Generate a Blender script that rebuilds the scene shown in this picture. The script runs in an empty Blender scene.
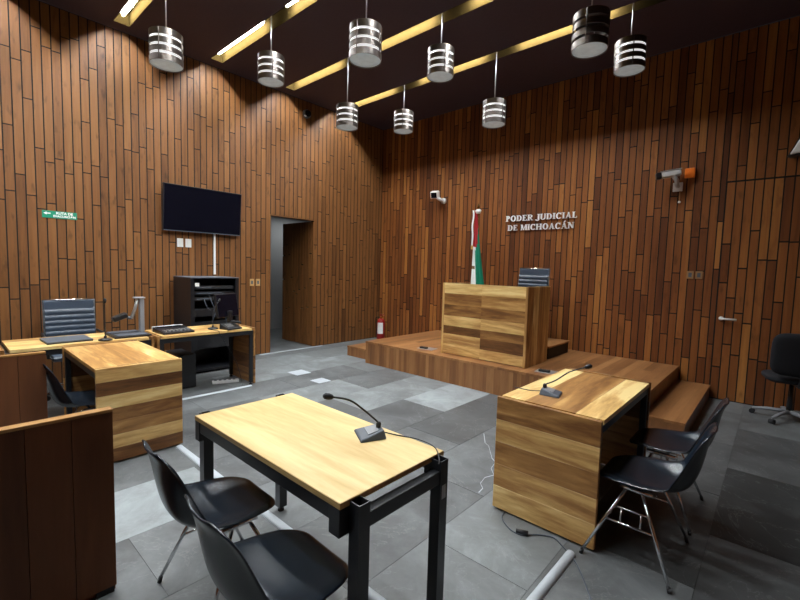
import bpy, math, random
from mathutils import Matrix, Vector
S = bpy.context.scene
COL = S.collection
PI = math.pi

# ------------------------------------------------------------------ camera
cam_d = bpy.data.cameras.new('camera')
cam_d.sensor_width = 36.0
cam_d.lens = 420.34 * 36.0 / 800.0
cam_d.clip_start = 0.05
cam = bpy.data.objects.new('camera', cam_d)
COL.objects.link(cam)
RR = ((0.74311981, 0.66857818, 0.02785963),
      (0.07148475, -0.03792147, -0.99672057),
      (-0.66532915, 0.74267434, -0.07597334))
cam.matrix_world = Matrix(((RR[0][0], -RR[1][0], -RR[2][0], 0.0),
                           (RR[0][1], -RR[1][1], -RR[2][1], 0.0),
                           (RR[0][2], -RR[1][2], -RR[2][2], 1.55),
                           (0, 0, 0, 1)))
S.camera = cam
# ------------------------------------------------------------------ world, view
w = bpy.data.worlds.new('world')
S.world = w
w.use_nodes = True
w.node_tree.nodes['Background'].inputs[0].default_value = (0.5, 0.55, 0.65, 1)
w.node_tree.nodes['Background'].inputs[1].default_value = 0.05
S.view_settings.view_transform = 'Standard'
S.view_settings.look = 'None'
S.view_settings.gamma = 1.0
S.view_settings.use_curve_mapping = False
S.view_settings.exposure = 0.25
TUBE_COL = (0.94, 0.985, 1.0)
TUBE_EMIT = 225.0      # radiance of the fluorescent tubes, the room's main lamps


# ------------------------------------------------------------------ mesh helpers
class MB:
    def __init__(s):
        s.v = []; s.f = []; s.t = []; s.sm = []

    def add(s, vs, fs, tone=0.5, smooth=False):
        o = len(s.v)
        s.v += [tuple(p) for p in vs]
        for f in fs:
            s.f.append([i + o for i in f]); s.t.append(tone); s.sm.append(smooth)
        return s

    def box(s, x0, x1, y0, y1, z0, z1, tone=0.5):
        return s.add([(x0, y0, z0), (x1, y0, z0), (x1, y1, z0), (x0, y1, z0), (x0, y0, z1), (x1, y0, z1), (x1, y1, z1), (x0, y1, z1)],
                     [(0, 3, 2, 1), (4, 5, 6, 7), (0, 1, 5, 4), (1, 2, 6, 5), (2, 3, 7, 6), (3, 0, 4, 7)], tone)

    def hexa(s, p, tone=0.5):       # 8 corners, bottom ring then top ring
        return s.add(p, [(0, 3, 2, 1), (4, 5, 6, 7), (0, 1, 5, 4), (1, 2, 6, 5), (2, 3, 7, 6), (3, 0, 4, 7)], tone)

    def lathe(s, prof, n=24, cx=0, cy=0, tone=0.5, smooth=True, M=None):
        vs = []
        for r, z in prof:
            for k in range(n):
                a = 2 * PI * k / n
                p = Vector((cx + r * math.cos(a), cy + r * math.sin(a), z))
                vs.append(M @ p if M else p)
        fs = []
        for i in range(len(prof) - 1):
            for k in range(n):
                fs.append((i * n + k, i * n + (k + 1) % n, (i + 1) * n + (k + 1) % n, (i + 1) * n + k))
        s.add(vs, fs, tone, smooth)
        o = len(s.v) - len(vs)
        if prof[0][0] > 1e-6:
            s.f.append([o + k for k in range(n)][::-1]); s.t.append(tone); s.sm.append(False)
        if prof[-1][0] > 1e-6:
            s.f.append([o + (len(prof) - 1) * n + k for k in range(n)]); s.t.append(tone); s.sm.append(False)
        return s

    def tube(s, pts, r, n=10, tone=0.5):
        pts = [Vector(p) for p in pts]
        rs = r if isinstance(r, (list, tuple)) else [r] * len(pts)
        up = Vector((0, 0, 1)); vs = []; prev = None
        for i, p in enumerate(pts):
            d = (pts[min(i + 1, len(pts) - 1)] - pts[max(i - 1, 0)])
            if d.length < 1e-9: d = Vector((0, 0, 1))
            d.normalize()
            if prev is None:
                a = up if abs(d.z) < 0.9 else Vector((1, 0, 0))
                x = d.cross(a).normalized()
            else:
                x = (prev - d * prev.dot(d)).normalized()
            prev = x
            y = d.cross(x)
            for k in range(n):
                t = 2 * PI * k / n
                vs.append(p + (x * math.cos(t) + y * math.sin(t)) * rs[i])
        fs = []
        for i in range(len(pts) - 1):
            for k in range(n):
                fs.append((i * n + k, i * n + (k + 1) % n, (i + 1) * n + (k + 1) % n, (i + 1) * n + k))
        o = len(s.v)
        s.add(vs, fs, tone, True)
        s.f.append([o + k for k in range(n)][::-1]); s.t.append(tone); s.sm.append(False)
        s.f.append([o + (len(pts) - 1) * n + k for k in range(n)]); s.t.append(tone); s.sm.append(False)
        return s

    def grid(s, rows, tone=0.5, smooth=True, tones=None):
        n = len(rows[0]); o = len(s.v)
        for r in rows: s.v += [tuple(p) for p in r]
        for i in range(len(rows) - 1):
            for k in range(n - 1):
                s.f.append([o + i * n + k, o + i * n + k + 1, o + (i + 1) * n + k + 1, o + (i + 1) * n + k])
                s.t.append(tones(i, k) if tones else tone); s.sm.append(smooth)
        return s

    def xform(s, M):
        s.v = [tuple(M @ Vector(p)) for p in s.v]
        return s


def obj(name, mb, m, parent=None, bevel=0, solid=0, sub=0, segs=2):
    me = bpy.data.meshes.new(name)
    me.from_pydata(mb.v, [], mb.f)
    a = me.attributes.new('tone', 'FLOAT', 'FACE')
    a.data.foreach_set('value', mb.t)
    me.polygons.foreach_set('use_smooth', mb.sm)
    me.update()
    me.materials.append(m)
    o = bpy.data.objects.new(name, me)
    COL.objects.link(o)
    if parent: o.parent = parent
    if solid:
        q = o.modifiers.new('solid', 'SOLIDIFY'); q.thickness = solid; q.offset = 0
    if sub:
        q = o.modifiers.new('sub', 'SUBSURF'); q.levels = sub; q.render_levels = sub
    if bevel:
        q = o.modifiers.new('bevel', 'BEVEL'); q.width = bevel; q.segments = segs; q.limit_method = 'ANGLE'; q.angle_limit = math.radians(40)
    return o


def tag(o, label, cat, group=None):
    o['label'] = label; o['category'] = cat
    if group: o['group'] = group
    return o


def thing(name, label, cat, loc=(0, 0, 0), rz=0.0, group=None):
    o = bpy.data.objects.new(name, None)
    o.empty_display_size = 0.1
    COL.objects.link(o)
    o.location = loc; o.rotation_euler = (0, 0, rz)
    return tag(o, label, cat, group)


def struct(o):
    o['kind'] = 'structure'
    return o


def dup(root, loc, rz, label):
    r = root.copy(); COL.objects.link(r); r.location = loc; r.rotation_euler = (0, 0, rz); r['label'] = label
    for ch in list(root.children):
        c = ch.copy(); COL.objects.link(c); c.parent = r
        for g in ch.children:
            d = g.copy(); COL.objects.link(d); d.parent = c
    return r


# ------------------------------------------------------------------ materials
def nodes(name):
    m = bpy.data.materials.new(name); m.use_nodes = True
    nt = m.node_tree
    b = nt.nodes['Principled BSDF']
    return m, nt, b


def plain(name, col, rough=0.5, metal=0.0, emit=0.0, spec=0.5, bump=0.0, bscale=60, coat=0.0, vary=0.06):
    m, nt, b = nodes(name)
    tc = nt.nodes.new('ShaderNodeTexCoord')
    nz = nt.nodes.new('ShaderNodeTexNoise'); nz.inputs['Scale'].default_value = bscale; nz.inputs['Detail'].default_value = 4
    nt.links.new(tc.outputs['Object'], nz.inputs['Vector'])
    mx = nt.nodes.new('ShaderNodeMix'); mx.data_type = 'RGBA'
    mx.inputs[6].default_value = tuple(c * (1 - vary) for c in col) + (1,)
    mx.inputs[7].default_value = tuple(min(1, c * (1 + vary)) for c in col) + (1,)
    nt.links.new(nz.outputs[0], mx.inputs[0])
    nt.links.new(mx.outputs[2], b.inputs['Base Color'])
    b.inputs['Roughness'].default_value = rough
    b.inputs['Metallic'].default_value = metal
    b.inputs['Specular IOR Level'].default_value = spec
    if coat: b.inputs['Coat Weight'].default_value = coat
    if emit:
        b.inputs['Emission Color'].default_value = tuple(col) + (1,)
        b.inputs['Emission Strength'].default_value = emit
    if bump:
        bp = nt.nodes.new('ShaderNodeBump'); bp.inputs['Strength'].default_value = bump; bp.inputs['Distance'].default_value = 0.002
        nt.links.new(nz.outputs[0], bp.inputs['Height']); nt.links.new(bp.outputs[0], b.inputs['Normal'])
    return m


def wood(name, ramp, axis='z', rough=0.45, fine=60.0, figure=3.0, contrast=0.5, spec=0.4, stretch=14.0, knots=0.0):
    """wood whose plank colour comes from the 'tone' face attribute, grain along one axis"""
    m, nt, b = nodes(name)
    L = nt.links.new
    at = nt.nodes.new('ShaderNodeAttribute'); at.attribute_name = 'tone'
    tc = nt.nodes.new('ShaderNodeTexCoord')
    mul = nt.nodes.new('ShaderNodeMath'); mul.operation = 'MULTIPLY'; mul.inputs[1].default_value = 73.0
    L(at.outputs['Fac'], mul.inputs[0])
    add = nt.nodes.new('ShaderNodeVectorMath'); add.operation = 'ADD'
    cmb = nt.nodes.new('ShaderNodeCombineXYZ')
    for i in range(3): L(mul.outputs[0], cmb.inputs[i])
    L(tc.outputs['Object'], add.inputs[0]); L(cmb.outputs[0], add.inputs[1])

    def mapped(sc):
        mp = nt.nodes.new('ShaderNodeMapping')
        v = [sc, sc, sc]; v['xyz'.index(axis)] = sc / stretch
        mp.inputs['Scale'].default_value = v
        L(add.outputs[0], mp.inputs['Vector'])
        return mp
    n1 = nt.nodes.new('ShaderNodeTexNoise'); n1.inputs['Scale'].default_value = 1; n1.inputs['Detail'].default_value = 6; n1.inputs['Roughness'].default_value = 0.65
    n1.inputs['Distortion'].default_value = 0.4
    L(mapped(fine).outputs[0], n1.inputs['Vector'])
    n2 = nt.nodes.new('ShaderNodeTexNoise'); n2.inputs['Scale'].default_value = 1; n2.inputs['Detail'].default_value = 3
    n2.inputs['Distortion'].default_value = 1.6
    L(mapped(figure * 4).outputs[0], n2.inputs['Vector'])
    # factor = tone + (n1-.5)*c + (n2-.5)*c
    s1 = nt.nodes.new('ShaderNodeMath'); s1.operation = 'MULTIPLY_ADD'; s1.inputs[1].default_value = contrast * 0.6; s1.inputs[2].default_value = -contrast * 0.3
    L(n1.outputs[0], s1.inputs[0])
    s2 = nt.nodes.new('ShaderNodeMath'); s2.operation = 'MULTIPLY_ADD'; s2.inputs[1].default_value = contrast * 1.4; s2.inputs[2].default_value = -contrast * 0.7
    L(n2.outputs[0], s2.inputs[0])
    a1 = nt.nodes.new('ShaderNodeMath'); a1.operation = 'ADD'; L(s1.outputs[0], a1.inputs[0]); L(s2.outputs[0], a1.inputs[1])
    a2 = nt.nodes.new('ShaderNodeMath'); a2.operation = 'ADD'; a2.use_clamp = True; L(a1.outputs[0], a2.inputs[0]); L(at.outputs['Fac'], a2.inputs[1])
    cr = nt.nodes.new('ShaderNodeValToRGB')
    el = cr.color_ramp.elements
    el[0].position = ramp[0][0]; el[0].color = ramp[0][1] + (1,)
    el[1].position = ramp[-1][0]; el[1].color = ramp[-1][1] + (1,)
    for p, c in ramp[1:-1]:
        e = el.new(p); e.color = c + (1,)
    L(a2.outputs[0], cr.inputs[0])
    out = cr.outputs[0]
    if knots:
        n3 = nt.nodes.new('ShaderNodeTexNoise'); n3.inputs['Scale'].default_value = 1; n3.inputs['Detail'].default_value = 2
        mp = nt.nodes.new('ShaderNodeMapping'); v = [14, 14, 14]; v['xyz'.index(axis)] = 5; mp.inputs['Scale'].default_value = v
        L(add.outputs[0], mp.inputs['Vector']); L(mp.outputs[0], n3.inputs['Vector'])
        r3 = nt.nodes.new('ShaderNodeMapRange'); r3.inputs[1].default_value = 0.60; r3.inputs[2].default_value = 0.78; r3.inputs[3].default_value = 1.0; r3.inputs[4].default_value = 1.0 - knots
        L(n3.outputs[0], r3.inputs[0])
        mm = nt.nodes.new('ShaderNodeVectorMath'); mm.operation = 'SCALE'
        L(out, mm.inputs[0]); L(r3.outputs[0], mm.inputs['Scale'])
        out = mm.outputs[0]
    L(out, b.inputs['Base Color'])
    b.inputs['Roughness'].default_value = rough
    b.inputs['Specular IOR Level'].default_value = spec
    bp = nt.nodes.new('ShaderNodeBump'); bp.inputs['Strength'].default_value = 0.12; bp.inputs['Distance'].default_value = 0.001
    L(n1.outputs[0], bp.inputs['Height']); L(bp.outputs[0], b.inputs['Normal'])
    return m


R_WALL = [(0.0, (0.0601, 0.021, 0.0063)), (0.35, (0.1272, 0.0496, 0.0141)), (0.65, (0.1943, 0.0809, 0.024)), (1.0, (0.2544, 0.1169, 0.0364))]
R_WALLD = [(0.0, (0.0717, 0.0209, 0.0065)), (0.35, (0.1536, 0.0475, 0.0121)), (0.65, (0.2662, 0.095, 0.0234)), (1.0, (0.4301, 0.1805, 0.0444))]
R_DESK = [(0.0, (0.0722, 0.0268, 0.0081)), (0.3, (0.1926, 0.0814, 0.0242)), (0.6, (0.4238, 0.2155, 0.0672)), (0.85, (0.6935, 0.4405, 0.1613)), (1.0, (0.8476, 0.632, 0.2778))]
R_LIGHT = [(0.0, (0.3093, 0.1888, 0.0663)), (0.4, (0.5843, 0.4033, 0.1657)), (1.0, (0.7906, 0.6265, 0.3149))]
R_PLAT = [(0.0, (0.078, 0.0299, 0.0104)), (0.5, (0.2275, 0.0962, 0.0338)), (1.0, (0.416, 0.2015, 0.0754))]
R_DARK = [(0.0, (0.065, 0.0234, 0.0088)), (0.5, (0.1625, 0.0585, 0.0213)), (1.0, (0.273, 0.1105, 0.04))]
M_wall = wood('wall_boards', R_WALL, 'z', 0.5, 55, 2.0, 0.50, 0.3, 14, 0.45)
M_walld = wood('wall_boards_dark', R_WALLD, 'z', 0.5, 55, 2.0, 0.38, 0.3, 16, 0.35)
M_desk = {a: wood('parota_' + a, R_DESK, a, 0.38, 45, 1.6, 0.75, 0.4, 7, 0.0) for a in 'xyz'}
M_light = wood('light_laminate', R_LIGHT, 'x', 0.35, 42, 1.3, 1.25, 0.4, 9, 0.0)
M_plat = {a: wood('platform_' + a, R_PLAT, a, 0.4, 50, 2.0, 0.5, 0.4, 10, 0.0) for a in 'xyz'}
M_part = wood('partition_wood', R_DARK, 'z', 0.5, 40, 1.5, 0.5, 0.3, 12, 0.0)
M_back = plain('wall_backing', (0.005, 0.003, 0.002), 0.9)
M_ceil = plain('dark_ceiling', (0.060, 0.036, 0.048), 0.75, bump=0.2, bscale=30, vary=0.2)
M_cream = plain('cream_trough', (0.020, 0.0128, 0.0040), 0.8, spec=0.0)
M_tubeE = plain('fluorescent_tube', TUBE_COL, 0.4, emit=TUBE_EMIT, vary=0.0)
M_black = plain('black_metal', (0.012, 0.013, 0.016), 0.35, 0.0, spec=0.5)
M_blackm = plain('matt_black', (0.010, 0.010, 0.012), 0.65)
M_shell = plain('black_shell', (0.009, 0.014, 0.022), 0.25, spec=0.5, bump=0.05, bscale=200)
M_chrome = plain('chrome', (0.75, 0.76, 0.78), 0.15, 1.0)
M_steel = plain('brushed_steel', (0.20, 0.175, 0.16), 0.38, 1.0, vary=0.15)
M_satin = plain('satin_nickel', (0.72, 0.72, 0.70), 0.45, 0.2)
M_alu = plain('aluminium', (0.55, 0.56, 0.58), 0.4, 0.8)
M_opal = plain('opal_glass', (0.90, 0.90, 0.90), 0.3, emit=0.65)  # slight glow added, standing in for tube light on the pendant diffusers
M_lens = plain('frosted_lens', (0.62, 0.70, 0.72), 0.25, emit=0.16, bscale=14, vary=0.25)  # faint glow added for the light the pendant lenses catch
M_leather = plain('blue_black_leather', (0.035, 0.050, 0.075), 0.38, spec=0.5, bump=0.15, bscale=140)
M_fabric = plain('black_fabric', (0.005, 0.006, 0.010), 0.85)
M_screen = plain('screen_glass', (0.004, 0.004, 0.008), 0.2, spec=0.12)
M_white = plain('white_plastic', (0.80, 0.80, 0.79), 0.4)
M_duct = plain('grey_pvc', (0.44, 0.48, 0.52), 0.45)
M_beige = plain('beige_plate', (0.50, 0.30, 0.12), 0.45)
M_umber = plain('umber_plate', (0.30, 0.165, 0.07), 0.45)
M_mid = plain('mid_grey', (0.24, 0.25, 0.27), 0.4)
M_green = plain('sign_green', (0.004, 0.24, 0.135), 0.4)
M_letter = plain('white_lettering', (0.90, 0.90, 0.90), 0.4)
M_red = plain('red_paint', (0.30, 0.012, 0.010), 0.3, spec=0.5)
M_orange = plain('orange_plastic', (0.90, 0.20, 0.01), 0.4)
M_grey = plain('grey_plastic', (0.085, 0.10, 0.125), 0.4)
M_slate = plain('dark_slate_plastic', (0.009, 0.0095, 0.012), 0.35)
M_plaster = plain('corridor_plaster', (0.36, 0.36, 0.36), 0.8)
M_gold = plain('gold_fringe', (0.60, 0.42, 0.12), 0.4, 0.5)
M_brass = plain('brass', (0.75, 0.55, 0.22), 0.25, 1.0)
M_wcloth = plain('white_cloth', (0.85, 0.86, 0.84), 0.8)


def tone_mat(name, cols, rough=0.8):
    m, nt, b = nodes(name)
    at = nt.nodes.new('ShaderNodeAttribute'); at.attribute_name = 'tone'
    cr = nt.nodes.new('ShaderNodeValToRGB'); cr.color_ramp.interpolation = 'CONSTANT'
    el = cr.color_ramp.elements
    el[0].position = 0; el[0].color = cols[0] + (1,)
    el[1].position = 1.0 / len(cols); el[1].color = cols[1] + (1,)
    for i in range(2, len(cols)):
        e = el.new(i / len(cols)); e.color = cols[i] + (1,)
    nt.links.new(at.outputs['Fac'], cr.inputs[0]); nt.links.new(cr.outputs[0], b.inputs['Base Color'])
    b.inputs['Roughness'].default_value = rough
    return m


M_flag = tone_mat('flag_cloth', [(0.0, 0.21, 0.12), (0.80, 0.83, 0.82), (0.42, 0.015, 0.02), (0.20, 0.11, 0.05)], 0.7)


def slate_floor():
    m, nt, b = nodes('slate_tiles')
    L = nt.links.new
    at = nt.nodes.new('ShaderNodeAttribute'); at.attribute_name = 'tone'
    tc = nt.nodes.new('ShaderNodeTexCoord')
    mul = nt.nodes.new('ShaderNodeMath'); mul.operation = 'MULTIPLY'; mul.inputs[1].default_value = 51.0
    L(at.outputs['Fac'], mul.inputs[0])
    ad = nt.nodes.new('ShaderNodeVectorMath'); ad.operation = 'ADD'
    L(tc.outputs['Object'], ad.inputs[0]); L(mul.outputs[0], ad.inputs[1])
    n1 = nt.nodes.new('ShaderNodeTexNoise'); n1.inputs['Scale'].default_value = 2.6; n1.inputs['Detail'].default_value = 8; n1.inputs['Roughness'].default_value = 0.68; n1.inputs['Distortion'].default_value = 0.5
    L(ad.outputs[0], n1.inputs['Vector'])
    n2 = nt.nodes.new('ShaderNodeTexNoise'); n2.inputs['Scale'].default_value = 1.6; n2.inputs['Detail'].default_value = 9; n2.inputs['Roughness'].default_value = 0.6; n2.inputs['Distortion'].default_value = 1.6
    L(ad.outputs[0], n2.inputs['Vector'])
    cr = nt.nodes.new('ShaderNodeValToRGB')
    el = cr.color_ramp.elements
    el[0].position = 0.0; el[0].color = (0.022, 0.024, 0.025, 1)
    el[1].position = 1.0; el[1].color = (0.38, 0.42, 0.435, 1)
    e = el.new(0.35); e.color = (0.084, 0.088, 0.090, 1)
    e = el.new(0.62); e.color = (0.165, 0.178, 0.183, 1)
    s = nt.nodes.new('ShaderNodeMath'); s.operation = 'MULTIPLY_ADD'; s.inputs[1].default_value = 0.85; s.inputs[2].default_value = -0.425
    L(n1.outputs[0], s.inputs[0])
    a = nt.nodes.new('ShaderNodeMath'); a.operation = 'ADD'; a.use_clamp = True
    L(s.outputs[0], a.inputs[0]); L(at.outputs['Fac'], a.inputs[1])
    L(a.outputs[0], cr.inputs[0])
    # thin pale veins
    v = nt.nodes.new('ShaderNodeMath'); v.operation = 'SUBTRACT'; v.inputs[1].default_value = 0.5
    L(n2.outputs[0], v.inputs[0])
    va = nt.nodes.new('ShaderNodeMath'); va.operation = 'ABSOLUTE'; L(v.outputs[0], va.inputs[0])
    mr = nt.nodes.new('ShaderNodeMapRange'); mr.inputs[1].default_value = 0.0; mr.inputs[2].default_value = 0.006; mr.inputs[3].default_value = 0.22; mr.inputs[4].default_value = 0.0
    L(va.outputs[0], mr.inputs[0])
    mx = nt.nodes.new('ShaderNodeMix'); mx.data_type = 'RGBA'; mx.inputs[7].default_value = (0.36, 0.38, 0.38, 1)
    L(mr.outputs[0], mx.inputs[0]); L(cr.outputs[0], mx.inputs[6])
    L(mx.outputs[2], b.inputs['Base Color'])
    rr = nt.nodes.new('ShaderNodeMapRange'); rr.inputs[3].default_value = 0.38; rr.inputs[4].default_value = 0.62
    L(n1.outputs[0], rr.inputs[0]); L(rr.outputs[0], b.inputs['Roughness'])
    b.inputs['Specular IOR Level'].default_value = 0.45
    bp = nt.nodes.new('ShaderNodeBump'); bp.inputs['Strength'].default_value = 0.25; bp.inputs['Distance'].default_value = 0.004
    L(n1.outputs[0], bp.inputs['Height']); L(bp.outputs[0], b.inputs['Normal'])
    return m


M_floor = slate_floor()

# ------------------------------------------------------------------ room shell
XL, YB, XR, YN, ZC = -6.55, 6.62, 2.6, -3.2, 4.5
DOOR = (3.93, 4.83, 2.40)        # doorway in the left wall: y0, y1, height
HD = (-0.56, 0.42, 2.725)        # flush door in the back wall: x0, x1, height


def boards(mb, u0, u1, pitch, height, holes, rnd, tone_f, place, seams=()):
    u = u0
    while u < u1 - 0.01:
        ue = min(u + pitch, u1)
        cuts = [0.0]
        z = rnd.uniform(0.15, 1.3)
        while z < height - 0.25:
            cuts.append(z); z += rnd.choice([0.55, 0.75, 0.95, 1.2, 1.5]) * rnd.uniform(0.85, 1.15)
        cuts.append(height)
        for (a, b, h) in holes:
            if a - 0.02 < (u + ue) / 2 < b + 0.02:
                cuts = [h] + [c for c in cuts if c > h + 0.15]
        if len(cuts) < 2: cuts.append(height)
        for z0, z1 in zip(cuts, cuts[1:]):
            t = tone_f(rnd); d = rnd.uniform(0.012, 0.0165); g = 0.0064
            place(mb, u + g, ue - g, z0 + g, z1 - g, d, t)
        u = ue
    return mb


def left_tone(r):
    return min(0.95, max(0.12, r.gauss(0.58, 0.10)))


def back_tone(r):
    return min(0.98, max(0.08, r.gauss(0.50, 0.17)))


rnd = random.Random(11)
mb = MB()
# left wall, facing +x, with the doorway
p_left = lambda mb, a, b, z0, z1, d, t: mb.box(XL - 0.004, XL - 0.016 + d + 0.0, a, b, z0, z1, t)
boards(mb, YN, DOOR[0], 0.0902, ZC, [], rnd, left_tone, p_left)
boards(mb, DOOR[0], DOOR[1], 0.0900, ZC, [DOOR], rnd, left_tone, p_left)
boards(mb, DOOR[1], YB, 0.0905, ZC, [], rnd, left_tone, p_left)
wl = struct(obj('wall_left', mb, M_wall))
mb = MB()
mb.box(XL - 0.12, XL - 0.004, YN, DOOR[0] - 0.002, 0, ZC); mb.box(XL - 0.12, XL - 0.004, DOOR[1] + 0.03, YB + 0.1, 0, ZC)
mb.box(XL - 0.12, XL - 0.004, DOOR[0] - 0.002, DOOR[1] + 0.03, DOOR[2] + 0.004, ZC)
obj('backing', mb, M_back, wl)

mb = MB()
p_back = lambda mb, a, b, z0, z1, d, t: mb.box(a, b, YB + 0.016 - d, YB + 0.004, z0, z1, t)
rnd = random.Random(5)
boards(mb, XL, HD[0], 0.0885, ZC, [], rnd, back_tone, p_back)
boards(mb, HD[0], HD[1], 0.0890, ZC, [HD], rnd, back_tone, p_back)
boards(mb, HD[1], XR, 0.0880, ZC, [], rnd, back_tone, p_back)
wb = struct(obj('wall_back', mb, M_walld))
obj('backing', MB().box(XL, XR, YB + 0.004, YB + 0.12, 0, ZC), M_back, wb)
# flush door in the back wall
mb = MB()
boards(mb, HD[0] + 0.004, HD[1] - 0.004, 0.0882, HD[2] - 0.008, [], random.Random(8), back_tone, lambda mb, a, b, z0, z1, d, t: mb.box(a, b, YB + 0.0165 - d, YB + 0.003, z0 + 0.004, z1, t))
d2 = struct(obj('door_2', mb, M_walld))
mb = MB(); mb.lathe([(0.026, 0), (0.026, 0.012), (0.011, 0.014), (0.011, 0.05)], 20, M=Matrix.Translation((-0.50, YB + 0.0, 1.03)) @ Matrix.Rotation(PI / 2, 4, 'X'))
mb.tube([(-0.505, YB - 0.05, 1.03), (-0.44, YB - 0.05, 1.03), (-0.345, YB - 0.048, 1.028)], 0.013, 10)
hd = obj('door_handle', mb, M_satin, d2); hd['label'] = 'silver lever handle'

mb = MB(); boards(mb, YN, YB, 0.2, ZC, [], random.Random(3), back_tone, lambda mb, a, b, z0, z1, d, t: mb.box(XR - d, XR + 0.05, a, b, z0, z1, t))
struct(obj('wall_right', mb, M_walld))
mb = MB(); boards(mb, XL, XR, 0.2, ZC, [], random.Random(4), back_tone, lambda mb, a, b, z0, z1, d, t: mb.box(a, b, YN - 0.05, YN - 0.016 + d, z0, z1, t))
struct(obj('wall_front', mb, M_walld))

# floor: slate slabs 0.6 x 1.2 m
rf = random.Random(21)
OVR = {}


def tone_tile(c, y):     # slabs whose tone the photo shows; c = column start x rounded, y = slab start
    return OVR.get((round(c, 1), round(y, 2)))


for k, v in {(-3.2, .08): .74, (-3.2, 1.28): .40, (-3.2, 2.48): .36, (-3.2, 3.68): .76, (-3.8, 1.88): .36, (-3.8, 3.08): .66, (-4.4, 2.48): .62, (-4.4, 3.68): .40,
             (-4.4, 1.28): .34, (-2.6, 1.88): .38, (-2.6, 3.08): .33, (-2.6, .68): .50, (-2.0, 1.28): .40, (-2.0, 2.48): .42, (-1.4, .68): .58, (-1.4, 1.88): .60, (-2.0, .08): .56,
             (-.8, .08): .46, (-.8, 1.28): .48, (-.8, 2.48): .24, (-.8, 3.68): .28, (-.2, .68): .34, (-.2, 1.88): .30, (-.2, 3.08): .0, (-.2, 4.28): .26, (.4, 2.48): .20, (.4, 1.28): .28,
             (.4, 3.68): .26, (-2.6, -.52): .44, (-5.0, 1.88): .42, (-5.0, 3.08): .42, (-5.0, 4.28): .50, (-5.6, 2.48): .60, (-5.6, 3.68): .64, (-6.2, 3.08): .60, (-6.2, 4.28): .58, (-6.8, 3.68): .5,
             (-3.8, 4.28): .58, (-1.4, 3.08): .42}.items():
    OVR[(k[0], k[1])] = v
mb = MB(); mg = MB()
c = -6.8
k = 0
while c < XR:
    y = -3.52 + (0.6 if k % 2 else 0.0)
    y = y - 1.2
    while y < YB:
        x0, x1, y0, y1 = max(c, XL - 0.0), min(c + 0.6, XR), max(y, YN), min(y + 1.2, YB)
        if x1 - x0 > 0.01 and y1 - y0 > 0.01:
            t = tone_tile(c, y)
            if t is None: t = rf.choice([0.30, 0.36, 0.42, 0.50]) + rf.uniform(-.03, .03)
            g = 0.0012
            mb.box(x0 + g, x1 - g, y0 + g, y1 - g, -0.02, 0.0, t + rf.uniform(-.01, .01))
        y += 1.2
    c += 0.6; k += 1
fl = struct(obj('floor', mb, M_floor))
obj('grout', MB().box(-9.0, XR, YN, YB, -0.06, -0.0025), M_slate, fl)

# corridor behind the doorway and the open door leaf
struct(obj('floor_corridor', MB().box(-9.0, XL - 0.0, 2.6, 6.6, -0.05, -0.001, 0.42), M_floor))
mb = MB(); mb.box(-9.1, -9.0, 2.5, 6.7, 0, 2.7); mb.box(-9.0, XL - 0.121, 2.5, 2.6, 0, 2.7); mb.box(-9.0, XL - 0.121, 6.6, 6.7, 0, 2.7)
struct(obj('wall_corridor', mb, M_plaster))
struct(obj('ceiling_corridor', MB().box(-9.0, XL - 0.121, 2.5, 6.7, 2.7, 2.78), M_plaster))
mb = MB()
boards(mb, -7.60, XL - 0.02, 0.0895, DOOR[2] - 0.02, [], random.Random(2), lambda r: r.gauss(0.5, 0.07), lambda mb, a, b, z0, z1, d, t: mb.box(a, b, DOOR[1] + 0.016 - d, DOOR[1] + 0.028, z0 + 0.006, z1, t))
d1 = struct(obj('door_1', mb, M_wall))
obj('door_core', MB().box(-7.60, XL - 0.02, DOOR[1] + 0.028, DOOR[1] + 0.06, 0.006, DOOR[2] - 0.02), M_back, d1)
mb = MB(); mb.box(XL - 0.13, XL - 0.0, DOOR[0] - 0.016, DOOR[0] - 0.001, 0, DOOR[2], .45); mb.box(XL - 0.13, XL - 0.0, DOOR[0] - 0.016, DOOR[1] + 0.02, DOOR[2] - 0.012, DOOR[2] + 0.003, .4)
struct(obj('trim_1', mb, M_wall))
struct(obj('trim_2', MB().box(XL + 0.03, XL + 0.075, 3.70, 5.02, 0.0, 0.008), M_duct, bevel=0.002))

ld = bpy.data.lights.new('corridor_fill_light', 'AREA'); ld.shape = 'RECTANGLE'; ld.size = 0.6; ld.size_y = 0.6; ld.energy = 7; ld.color = TUBE_COL  # unseen lamp added to brighten the corridor behind the open door
lo = bpy.data.objects.new('corridor_fill_light', ld); COL.objects.link(lo); lo.location = (-8.3, 5.75, 2.68)
# ceiling with lighting troughs cut through it
SLOTS = [-0.70, 0.50, 1.71, 2.91, 4.145, 5.31]
SW, SX0, SX1, SD = 0.178, -6.34, 1.2, 0.16
mb = MB(); T = 0.02
ys = [YN] + [e for s in SLOTS for e in (s - SW / 2, s + SW / 2)] + [YB]
for a, b in zip(ys[0::2], ys[1::2]): mb.box(XL, XR, a, b, ZC, ZC + 0.3)
for s in SLOTS:
    mb.box(XL, SX0, s - SW / 2, s + SW / 2, ZC, ZC + 0.3); mb.box(SX1, XR, s - SW / 2, s + SW / 2, ZC, ZC + 0.3)
struct(obj('ceiling', mb, M_ceil))
SEG = [(-6.27, -5.08), (-4.52, -3.33), (-2.80, -1.61)]
TL = ['cream fluorescent trough farthest behind the camera row', 'cream ceiling trough directly above the dark partitions', 'short lit ceiling trough at the top left corner of the photo',
      'long lit ceiling trough second from the left wall corner in view', 'long lit ceiling trough third in view with white tubes', 'long cream ceiling trough nearest the lettered back wall, tubes hidden from view']
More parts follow.
